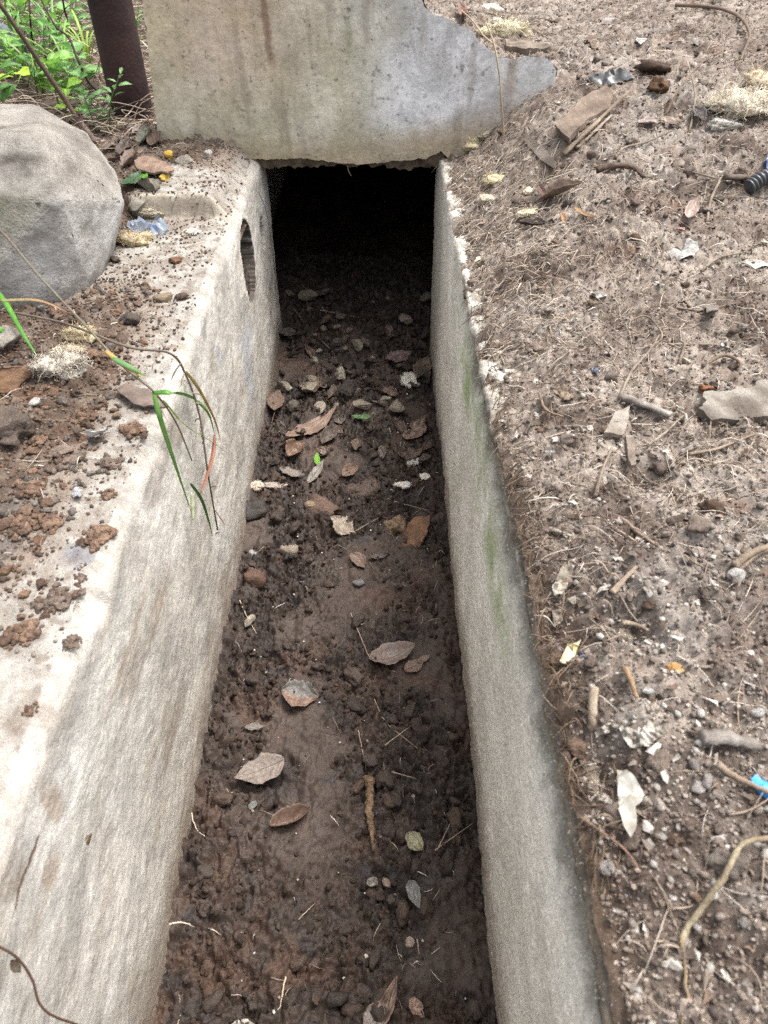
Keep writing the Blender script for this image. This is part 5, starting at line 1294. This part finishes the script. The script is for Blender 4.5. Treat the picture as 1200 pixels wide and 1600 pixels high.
for i, (px, py, w_, l_) in enumerate(((960, 40, 30, "flat brown bark flake at the top of the bank"), (948, 30, 22, "pale bark flake near the top edge of the bank"), (925, 66, 30, "rusty bark sliver right of the slab"), (1000, 60, 20, "white litter flake at the upper bank"), (1090, 60, 26, "grey litter flake right of the upper bank's middle"), (1060, 252, 26, "dark flat bark chip in the upper middle bank"), (975, 275, 22, "grey flake beside the half buried brown branch"), (1010, 330, 16, "cream flake below the half buried branch"), (935, 460, 22, "small toothed pale leaf shred in mid bank"), (930, 578, 14, "blue grey flake in mid bank"), (1062, 770, 20, "twisted cream shred right of mid bank"), (1134, 795, 16, "tan shred at the right of the middle bank"), (845, 672, 12, "tan oval chip on the rim of the right wall"), (855, 705, 22, "white grey flake near the rim of the bank"), (1110, 480, 20, "brown flat shred above the fine level stem"))):
    r = np.random.default_rng(900 + i); k = 7
    an = np.sort(r.random(k)) * 6.283
    sheet([(px + w_ * .6 * math.cos(a) * r.uniform(.7, 1.2), py + w_ * .38 * math.sin(a) * r.uniform(.7, 1.2)) for a in an], Hright, l_, [lin(112, 94, 80), lin(150, 142, 132), lin(104, 78, 58), lin(166, 162, 156), lin(124, 116, 108)][i % 5] if 'blue' not in l_ else lin(108, 118, 136), lin(96, 84, 74), name="litter_flake", cat="flake", crumple=.006, thick=.002, lift=.006)

# ---- things on the left ledge
sheet([(196, 352), (214, 345), (244, 338), (262, 346), (258, 362), (244, 384), (226, 378), (208, 366)], Hleftall, "crushed pale blue plastic packet beside the concrete lump", lin(150, 156, 162), lin(120, 134, 160), name="plastic_packet", cat="plastic", mat='film', thick=.006, crumple=.016, lift=.02, tilt=(.1, -.3, 0))
wool(212, 378, 24, 15, Hleftall, "yellow wool tuft below the blue plastic packet", cA=lin(180, 160, 104), cB=lin(140, 122, 92), n=160)
wool(190, 372, 12, 17, Hleftall, "brown streaked wool tuft against the concrete lump", cA=lin(150, 134, 104), cB=lin(112, 96, 78), n=100)
wool(232, 332, 20, 8, Hleftall, "cream wool strip above the blue plastic packet", cA=lin(172, 160, 128), cB=lin(140, 128, 106), n=90)
wool(302, 362, 9, 10, Hleftall, "white wool bit on the ledge right of the packet", cA=lin(186, 182, 172), n=40)
wool(98, 582, 38, 27, Hleftall, "grey white wool clump on the rusty soil of the ledge", cA=lin(182, 170, 146), cB=lin(140, 130, 118), n=320, tall=.7)
wool(112, 560, 22, 9, Hleftall, "cream band of wool on top of the grey clump", cA=lin(180, 164, 126), cB=lin(160, 128, 84), n=90, lift=.015)
wool(126, 526, 26, 16, Hleftall, "yellowish wool clump behind the grey white one", cA=lin(176, 158, 106), cB=lin(156, 134, 84), n=180, tall=.5)
stone(18, 596, 38, Hleftall, "orange brown brick lump at the left edge", lin(118, 86, 58), col2=lin(96, 76, 60), name="brick_lump", cat="brick", sub=4, ang=.95, rough=.1, squash=.62, sink=.1)
stone(2, 680, 44, Hleftall, "large grey brown earth lump at the left edge", lin(98, 84, 74), name="earth_clod", cat="clod", sub=4, mat='clod', rough=.4, squash=.6)
stone(14, 540, 22, Hleftall, "pale stone under the grass at the left edge", lin(140, 132, 120))
stone(255, 466, 13, Hleftall, "tan rounded pebble on the white ledge", lin(126, 108, 84), name="pebble", cat="pebble", rough=.15)
stone(206, 500, 19, Hleftall, "dark grey clod on the ledge beside the concrete lump", lin(84, 74, 66), name="earth_clod", cat="clod", mat='clod', rough=.4, squash=.55)
stone(285, 464, 9, Hleftall, "small brown clod right of the tan pebble", lin(92, 76, 64), name="earth_clod", cat="clod", mat='clod', rough=.4)
stone(180, 405, 9, Hleftall, "small clod at the foot of the lump's right corner", lin(92, 78, 66), name="earth_clod", cat="clod", mat='clod', rough=.4)
stone(152, 480, 9, Hleftall, "round dark clod at the foot of the concrete lump", lin(84, 70, 60), name="earth_clod", cat="clod", mat='clod', rough=.3)
stone(275, 406, 11, Hleftall, "rusty flat clod on the ledge above the tan pebble", lin(116, 80, 54), name="earth_clod", cat="clod", mat='clod', rough=.4, squash=.45)
stone(55, 632, 9, Hleftall, "chalk white pebble below the grey wool clump", lin(168, 162, 154), name="pebble", cat="pebble")
for px, py, rp, l_ in ((205, 672, 24, "rust orange clod beside the grass blades"), (168, 722, 22, "brown clod near the rim below the white scrap"), (100, 715, 34, "wide grey brown clod in the middle of the soil patch"), (60, 690, 22, "dark rusty clod left of the wide clod"), (38, 765, 26, "orange brown clod near the left edge"), (75, 815, 24, "rusty clod on the white crust of the near ledge"),
                       (32, 818, 30, "large rusty clod at the left of the near ledge"), (150, 838, 28, "flat rusty clod closest to the rim"), (168, 770, 14, "round rusty clod standing apart on the crust"), (130, 655, 26, "rusty crumbly clod above the white scrap"), (40, 650, 26, "dark brown clod below the brick lump"), (90, 932, 36, "flat brown cake of earth on the near ledge"), (125, 900, 11, "small red brown clod above the flat cake of earth"),
                       (30, 985, 34, "ochre brown patch of earth at the left edge"), (110, 1003, 16, "crumbly clod below the flat cake of earth"), (45, 1105, 12, "small rusty clod low on the near ledge"), (150, 560, 20, "rusty clod right of the grey wool clump")):
    stone(px, py, rp, Hleftall, l_, lin(118, 92, 72) if 'rust' in l_ or 'orange' in l_ or 'ochre' in l_ else lin(112, 96, 83), col2=lin(92, 72, 58), name="earth_clod", cat="clod", mat='clod', rough=.6, squash=.2 if ('flat' in l_ or 'patch' in l_) else .55, sink=.3, crumble=True)
sheet([(135, 688), (140, 678), (165, 668), (172, 672), (160, 682), (142, 692)], Hleftall, "small white curled scrap on the soil patch", lin(190, 190, 188), lin(150, 150, 150), crumple=.006, lift=.012, curl=.25)
sheet([(180, 606), (195, 600), (232, 606), (262, 634), (240, 637), (210, 632), (190, 618)], Hleftall, "thin brown bark sheet under the grass stalk", lin(112, 94, 82), lin(92, 76, 66), name="bark_piece", cat="bark", thick=.003, crumple=.006, mat='leaf', lift=.012)
sheet([(112, 768), (120, 760), (130, 766), (124, 776), (114, 776)], Hleftall, "clear plastic bit on the near soil patch", lin(190, 194, 200), lin(160, 150, 140), name="plastic_scrap", cat="plastic", mat='film', lift=.008)
stone(264, 243, 9, Hleftall, "yellow flower head at the slab's left corner", lin(214, 176, 40), name="flower", cat="flower", mat='wool', rough=.6, sub=3)
stone(257, 278, 8, Hleftall, "yellow flower head on the step of the ledge", lin(220, 184, 50), name="flower", cat="flower", mat='wool', rough=.6, sub=3)
stone(232, 292, 20, Hleftall, "mossy grey rubble stone at the step of the ledge", lin(112, 106, 92), sub=4, ang=.9)
stone(212, 322, 17, Hleftall, "pale rubble stone beside the cream wool strip", lin(136, 130, 116), ang=.9)
stone(290, 252, 14, Hleftall, "pale stone pressed against the slab's foot", lin(128, 120, 108), ang=.9)
stone(322, 240, 12, Hleftall, "whitish crumb of plaster at the slab's foot", lin(160, 154, 144), ang=.9, squash=.5)
sheet([(210, 254), (228, 240), (250, 246), (272, 262), (262, 270), (236, 266), (214, 264)], Hleftall, "flaky tan bark piece beside the yellow flower", lin(130, 106, 88), lin(104, 84, 70), name="bark_piece", cat="bark", thick=.005, crumple=.006, mat='wood', lift=.02)
leaf((218, 268), (232, 290), 14, Hleftall, "small bright green leaf beside the step of the ledge", lin(110, 164, 60), lin(84, 134, 50), mat='green', name="green_leaf")
leaf((192, 300), (222, 278), 22, Hleftall, "dark green leaf between the lump and the ledge step", lin(64, 92, 58), lin(50, 74, 48), mat='green', name="green_leaf", wavy=.1)
for i, (p, q, w_, l_) in enumerate((((190, 250), (206, 232), 24, "curled dark leaf behind the concrete lump"), ((196, 262), (214, 238), 26, "brown cupped leaf left of the flaky bark"), ((205, 220), (228, 206), 20, "tan leaf below the rusty post"), ((236, 232), (246, 212), 22, "brown leaf curled at the slab's corner"), ((222, 228), (236, 208), 26, "grey green withered leaf at the slab's corner"), ((180, 228), (196, 215), 18, "dry leaf at the stem's foot"), ((165, 238), (182, 226), 20, "dusty leaf left of the stem's foot"))):
    leaf(p, q, w_, Hleft, l_, [lin(96, 78, 66), lin(110, 88, 72), lin(126, 108, 90), lin(104, 82, 66), lin(104, 112, 86)][i % 5], lin(84, 68, 58), fold=.8, wavy=.15, lift=.01)

# ---- the grass stalk arching over the left wall
root = bpy.data.objects.new("grass_stalk", None); COL.objects.link(root)
g = hit(-40, 330, Hleft)[0]; root.location = g
root["label"] = "long grass stalk arching over the left wall with hanging green blades"; root["category"] = "grass"
G0 = np.array(root.location)
def gpart(name, P, rad, col, flat=1.0, mat='green', col2=None, sides=6):
    S_ = smooth_path(P, 10); 
    return mesh_tube(name, S_ - G0, np.interp(np.linspace(0, 1, len(S_)), np.linspace(0, 1, len(rad)), rad), col, M[mat], sides, .1, 3, flat, col2=col2, parent=root)
def blade(name, P, wid, colA, colB, parent=None, o0=None, nrm=(0, -.6, .8)):
    S_ = smooth_path(P, 9); n = len(S_); T = np.gradient(S_, axis=0); sd = np.cross(T, np.array(nrm)); sd /= np.linalg.norm(sd, axis=1, keepdims=True) + 1e-9
    u = np.linspace(0, 1, n); w = wid * np.sin(math.pi * (u * .93 + .07) ** .6) ** .8; w[-1] = .0003
    nn = np.cross(sd, T); nn /= np.linalg.norm(nn, axis=1, keepdims=True) + 1e-9
    V = np.stack([S_ - sd * w[:, None] + nn * w[:, None] * .35, S_, S_ + sd * w[:, None] + nn * w[:, None] * .35], 1).reshape(-1, 3) - (G0 if o0 is None else o0)
    c = mixc(np.asarray(colA), np.asarray(colB), u); c = np.repeat(c, 3, 0) * np.tile([.9, 1.25, .9], n)[:, None]
    o = link(name, mesh_np(name, V, grid_faces(n, 3), c, mat=M['green']), parent=parent or root)
    md = o.modifiers.new("thickness", 'SOLIDIFY'); md.thickness = .0006; md.offset = 0
    return o
XF = XL + .03
gpart("stem", [g, atZ(0, 360, .16), atZ(60, 430, .17), atZ(130, 505, .15), atZ(190, 570, .11), atZ(240, 612, .08), atX(275, 660, XL + .018), atX(300, 720, XL + .02)], [.0022, .002, .0018, .0012], lin(120, 124, 90), col2=lin(130, 104, 96))
gpart("seed_stem", [atZ(-30, 480, .05), atZ(40, 492, .07), atZ(110, 508, .08), atZ(200, 542, .085), atZ(265, 552, .06), atX(290, 585, XL + .01), atX(312, 650, XL + .022), atX(325, 740, XL + .024), atX(340, 828, XL + .014)], [.0022, .0022, .002, .0018], lin(112, 98, 82), mat='straw', col2=lin(82, 72, 64))
rs = np.random.default_rng(8)
for i in range(14):
    px = np.interp(i, [0, 4, 9, 13], [282, 306, 318, 342]); py = np.interp(i, [0, 4, 9, 13], [568, 630, 690, 832])
    b0 = atX(px, py, XL + .02); d = rs.normal(size=3) * .010 + np.array([0, 0, -.006])
    gpart("seed_husk", [b0, b0 + d * .6, b0 + d + [0, 0, -.004]], [.0013, .0016, .0005], lin(128, 112, 92), mat='straw', sides=4)
blade("blade", [atZ(240, 612, .08), atX(251, 655, XL + .02), atX(272, 720, XL + .025), atX(300, 804, XL + .025)], .0040, lin(100, 146, 66), lin(112, 152, 76))
blade("blade", [atZ(240, 614, .082), atZ(270, 614, .085), atX(300, 622, XL + .015), atX(325, 645, XL + .03), atX(336, 680, XL + .03)], .0040, lin(88, 142, 56), lin(96, 140, 60))
b_ = blade("blade", [atX(336, 680, XL + .03), atX(332, 715, XL + .028), atX(318, 760, XL + .025), atX(312, 772, XL + .02)], .0038, lin(150, 92, 66), lin(140, 84, 60))
b_["label"] = "orange red dry tip of the hanging blade"
blade("blade", [atZ(176, 560, .125), atZ(205, 575, .115), atZ(228, 588, .10)], .0040, lin(96, 138, 84), lin(110, 140, 80))
blade("blade", [atZ(165, 548, .13), atZ(195, 572, .115), atZ(228, 592, .10)], .0035, lin(190, 150, 54), lin(180, 160, 60))
blade("blade", [atX(290, 580, XL + .01), atX(312, 610, XL + .02), atX(335, 655, XL + .03), atX(345, 690, XL + .03)], .0028, lin(176, 150, 60), lin(180, 140, 70))
blade("blade", [atZ(255, 625, .06), atX(290, 665, XL + .022), atX(330, 690, XL + .028), atX(355, 708, XL + .03)], .0016, lin(160, 190, 110), lin(150, 180, 100))
blade("blade", [atX(298, 755, XL + .02), atX(315, 780, XL + .022), atX(325, 810, XL + .022), atX(332, 838, XL + .02)], .0030, lin(72, 118, 50), lin(80, 120, 52))
gpart("seed_head", [atX(299, 770, XL + .02), atX(301, 790, XL + .02), atX(302, 812, XL + .02)], [.002, .0045, .002], lin(190, 196, 150))
blade("blade", [atZ(-20, 440, .06), atZ(10, 475, .07), atZ(35, 520, .05), atZ(60, 560, .02)], .0050, lin(104, 160, 60), lin(90, 150, 60))
blade("blade", [atZ(-20, 505, .05), atZ(0, 515, .05), atZ(25, 530, .02)], .0055, lin(96, 150, 60), lin(90, 140, 60))
blade("blade", [atZ(0, 470, .09), atZ(60, 470, .11), atZ(110, 490, .10)], .0028, lin(170, 160, 90), lin(180, 120, 90))
twig([(0, 1478), (25, 1495), (50, 1530), (62, 1568), (85, 1588), (130, 1602)], lambda x, y: np.where(np.asarray(x) < XL, 0.0, BED) + 0 * np.asarray(y), .0016, "thin reddish vine hanging over the near left wall", lin(104, 72, 56), name="vine", cat="vine", mat='straw') if False else None
P = [atX(-20, 1470, XL + .012), atX(25, 1495, XL + .016), atX(50, 1530, XL + .016), atX(62, 1568, XL + .014), atX(85, 1588, XL + .014), atX(130, 1604, XL + .012)]
o = mesh_tube("vine", smooth_path(P, 9), .0013, lin(104, 74, 58), M['straw'], 5, .2, 4, label="thin reddish vine hanging over the near left wall", cat="vine"); recenter(o, P[0])
v_ = np.array(o.location); q = atX(14, 1500, XL + .018)
me, *_ = leaf_mesh("leaf", q - v_, q - v_ + np.array([.004, -.004, -.020]), .009, np.array([1., -.4, .3]), lin(98, 72, 60), lin(84, 84, 66), fold=.5); link("leaf", me, parent=o)
p_ = atX(138, 1310, XL + .010); V, Fc = ico(3, 77, .95, .15, .8)
o = link("earth_clod", mesh_np("earth_clod", V * np.array([.35, .8, 1.1]) * .0105, Fc, np.zeros((len(V), 3)) + lin(112, 94, 78), mat=M['clod']), label="small earth chip stuck on the near left wall face", cat="clod", loc=p_)
# thin web threads and a rootlet on the far left wall
P = [atX(404, 300, XL + .012), atX(416, 330, XL + .02), atX(424, 380, XL + .02), atX(430, 430, XL + .012)]
o = mesh_tube("rootlet", smooth_path(P, 9), .0009, lin(92, 82, 74), M['straw'], 4, label="fine dark rootlet hanging down the far left wall", cat="root"); recenter(o, P[0])
P = [atY(543, 258, SLAB_Y + .01), atY(545, 268, SLAB_Y + .008), atY(549, 275, SLAB_Y + .01)]
o = mesh_tube("rootlet", smooth_path(P, 6), .0009, lin(150, 140, 124), M['straw'], 4, label="tiny rootlet hanging from the slab's lower edge", cat="root"); recenter(o, P[0])

# ---- weeds behind the lump
def weed(px, py, h, nl, ll, label, cA, cB, lean=(0, 0), wfac=.5, seed=0, drop=.3, group=None, H=Hleft, base=None):
    g = hit(px, py, H)[0] if base is None else np.array(base); r = np.random.default_rng(seed)
    root = bpy.data.objects.new("weed", None); COL.objects.link(root); root.location = g
    root["label"] = label; root["category"] = "weed"
    if group: root["group"] = group
    P = smooth_path([np.zeros(3), np.array([lean[0] * .3, lean[1] * .3, h * .5]), np.array([lean[0], lean[1], h])], 8)
    V, Fc = tube(P, np.linspace(.0028, .0014, len(P)), 6); link("stem", mesh_np("stem", V, Fc, np.zeros((len(V), 3)) + np.asarray(cB) * .9, mat=M['green']), parent=root)
    for i in range(nl):
        u = .25 + .75 * (i + 1) / nl; q = P[min(len(P) - 1, int(u * (len(P) - 1)))]
        a = i * 2.4 + r.random(); el = r.uniform(-.1, .7)
        d = np.array([math.cos(a) * math.cos(el), math.sin(a) * math.cos(el), math.sin(el)]); L = ll * r.uniform(.6, 1.15)
        n = unit(np.array([-d[0] * d[2], -d[1] * d[2], 1 - d[2] ** 2]) + .25 * r.normal(size=3))
        me, *_ = leaf_mesh("leaf", q + d * .12 * L, q + d * L + np.array([0, 0, -drop * L * .3]), L * wfac, n, np.asarray(cA) * r.uniform(.8, 1.2), np.asarray(cB) * r.uniform(.8, 1.1), curl=-.10, fold=.25, wavy=.06, mat='green', seed=seed + i, nu=12, nv=7)
        link("leaf", me, parent=root)
    return root
GA, GB, GC = lin(140, 186, 80), lin(104, 154, 70), lin(126, 162, 104)
weed(172, 206, .16, 12, .055, "weed with narrow pale green leaves in front of the rusty post", lin(124, 160, 100), lin(96, 132, 80), lean=(.07, 0), wfac=.28, seed=1)
weed(150, 205, .11, 8, .07, "weed with broad dark green leaves at the stem's foot", GC, lin(76, 120, 66), lean=(-.02, .02), wfac=.5, seed=2)
weed(112, 190, .10, 6, .07, "weed with yellow green round leaves behind the lump", lin(150, 190, 50), GA, wfac=.7, seed=3)
for i, (px, py, h, nl, ll, l_) in enumerate(((92, 165, .14, 10, .06, "leafy green weed behind the middle of the lump"), (60, 155, .16, 12, .06, "leafy green weed behind the lump's top"), (128, 168, .13, 9, .055, "leafy weed left of the narrow leaved weed"), (30, 140, .17, 12, .06, "leafy green weed behind the lump's left shoulder"),
        (76, 120, .16, 10, .05, "small leaved weed in the middle of the weed bed"), (110, 110, .14, 9, .05, "small leaved weed left of the post"), (40, 60, .16, 10, .06, "broad leaved weed near the pale rock"), (20, 20, .18, 10, .07, "bright leaved weed in the top left corner"), (130, 60, .14, 8, .05, "sparse weed behind the post's left side"), (85, 45, .16, 9, .06, "sparse weed in the far grass"), (5, 190, .2, 9, .06, "weed rising behind the lump at the left edge"),
        (140, 140, .12, 9, .05, "low leafy weed at the crooked stem's bend"), (100, 90, .14, 9, .05, "pale leafy weed beside the straight dark stem"), (55, 95, .16, 10, .06, "dense weed between the pale rock and the stems"), (150, 30, .14, 8, .05, "thin weed at the top edge left of the post"), (60, 20, .16, 9, .06, "tall leafy weed at the top edge"), (215, 60, .1, 6, .04, "little weed between the post and the slab"), (20, 120, .18, 10, .06, "bushy weed in front of the pale rock"))):
    weed(px, py, h, nl + 4, ll * 1.45, l_, [GA, GB, GC][i % 3], [GB, lin(70, 112, 52), GB][i % 3], lean=(.03 * math.sin(i * 2.1), .02), wfac=[.45, .35, .55][i % 3], seed=40 + i * 13)
# near sprig with bright round leaves hanging over the lump
root_ = weed(0, 0, .10, 11, .045, "bright yellow green sprig hanging over the concrete lump", lin(170, 204, 60), lin(132, 178, 56), lean=(.17, -.05), wfac=.72, seed=91, base=atY(-70, 190, 1.66))
# grass tufts
def tuft(px, py, nb, L, label, cols, seed, spread=.6):
    g = hit(px, py, Hleft)[0]; r = np.random.default_rng(seed)
    root = bpy.data.objects.new("grass_tuft", None); COL.objects.link(root); root.location = g
    root["label"] = label; root["category"] = "grass"
    for i in range(nb):
        a = r.random() * 6.28; l = L * r.uniform(.6, 1.2); d = np.array([math.cos(a), math.sin(a), 0]); s = spread * r.uniform(.5, 1.3)
        P = [np.zeros(3), d * l * .25 * s + [0, 0, l * .45], d * l * .7 * s + [0, 0, l * .65], d * l * 1.1 * s + [0, 0, l * (.35 + .3 * r.random())]]
        blade("blade", P, .0048 * r.uniform(.6, 1.2), cols[i % len(cols)], cols[(i + 1) % len(cols)], parent=root, o0=np.zeros(3), nrm=(d[1] * 0 - d[0] * .5, -d[1] * .5, 1))
tuft(70, 150, 12, .24, "arching green grass tuft behind the lump", [GB, lin(150, 176, 90), lin(170, 170, 110)], 5, .9)
tuft(40, 110, 12, .26, "pale green grass tuft beside the pale rock", [GC, lin(160, 180, 110), GB], 6, .9)
tuft(110, 130, 12, .24, "grass tuft between the thin dark stems", [GA, lin(168, 176, 100), GB], 7, .9)
tuft(140, 100, 10, .22, "yellowing grass tuft beside the rusty post", [lin(160, 176, 80), GA], 8, .9)
tuft(90, 70, 10, .24, "grass tuft in the far dry mat", [GC, GB], 9, .9)
tuft(20, 60, 10, .26, "grass tuft in the upper left corner", [GA, GB], 10, .9)
# bare stems
def stem(P, rad, label, col, name="bare_stem", sides=7):
    S_ = smooth_path(P, 10); o = mesh_tube(name, S_, np.linspace(rad, rad * .7, len(S_)), col, M['wood'], sides, .25, nseed(), label=label, cat="stem"); return recenter(o, P[0])
g = hit(150, 222, Hleft)[0]; stem([g, atD(118, 180, 2.30), atD(70, 110, 2.20), atD(30, 50, 2.10), atD(-15, -15, 2.0)], .0085, "brown bare stem slanting across the weeds", lin(104, 86, 74))
g = hit(188, 156, Hleft)[0]; stem([g, atD(165, 150, 2.6), atD(140, 130, 2.55), atD(122, 95, 2.5), atD(108, 60, 2.5), atD(85, 38, 2.5), atD(62, -5, 2.5)], .0045, "thin dark crooked stem left of the post", lin(70, 56, 52))
g = hit(52, 75, Hleft)[0]; stem([g, atD(48, 40, 2.9), atD(45, -8, 2.85)], .0045, "straight dark stem near the pale rock", lin(62, 50, 48))
g = hit(112, 48, Hleft)[0]; stem([g, atD(102, 20, 3.1), atD(97, -8, 3.0)], .005, "straight dark stem at the top edge", lin(62, 50, 48))
g = hit(145, 125, Hleft)[0]; stem([g, atD(160, 80, 2.5), atD(168, 30, 2.4), atD(169, -8, 2.35)], .0016, "hair thin stalk crossing the rusty post", lin(140, 120, 104), name="dry_stalk")
b0 = atD(172, 114, 2.45)
g = hit(160, 165, Hleft)[0]; stem([g, atD(167, 135, 2.46), b0, atD(178, 70, 2.4), atD(203, 40, 2.38)], .0018, "pale dry flower stalk bending before the post", lin(186, 172, 130), name="dry_stalk")
stem([b0, atD(195, 120, 2.44), atD(214, 131, 2.43), atD(218, 140, 2.42)], .0016, "thin side stalk reaching right of the post", lin(190, 176, 144), name="dry_stalk")
o = stem([hit(205, 160, Hleft)[0], atD(218, 140, 2.46), atD(217, 120, 2.45), atD(224, 112, 2.44), atD(214, 98, 2.43)], .0018, "wavy dry stalk with a starry seed head by the post", lin(190, 170, 144), name="dry_stalk")
sh = atD(214, 98, 2.43) - np.array(o.location); Vs, Fs, off = [], [], 0; rs = np.random.default_rng(3)
for i in range(22):
    d = unit(rs.normal(size=3)); v, f = tube(np.array([sh, sh + d * .008, sh + d * .015]), np.array([.0009, .0007, .0003]), 3); Vs.append(v); Fs.append(f + off); off += len(v)
V = np.concatenate(Vs); link("seed_head", mesh_np("seed_head", V, np.concatenate(Fs), np.zeros((len(V), 3)) + lin(200, 186, 164), mat=M['straw']), parent=o)
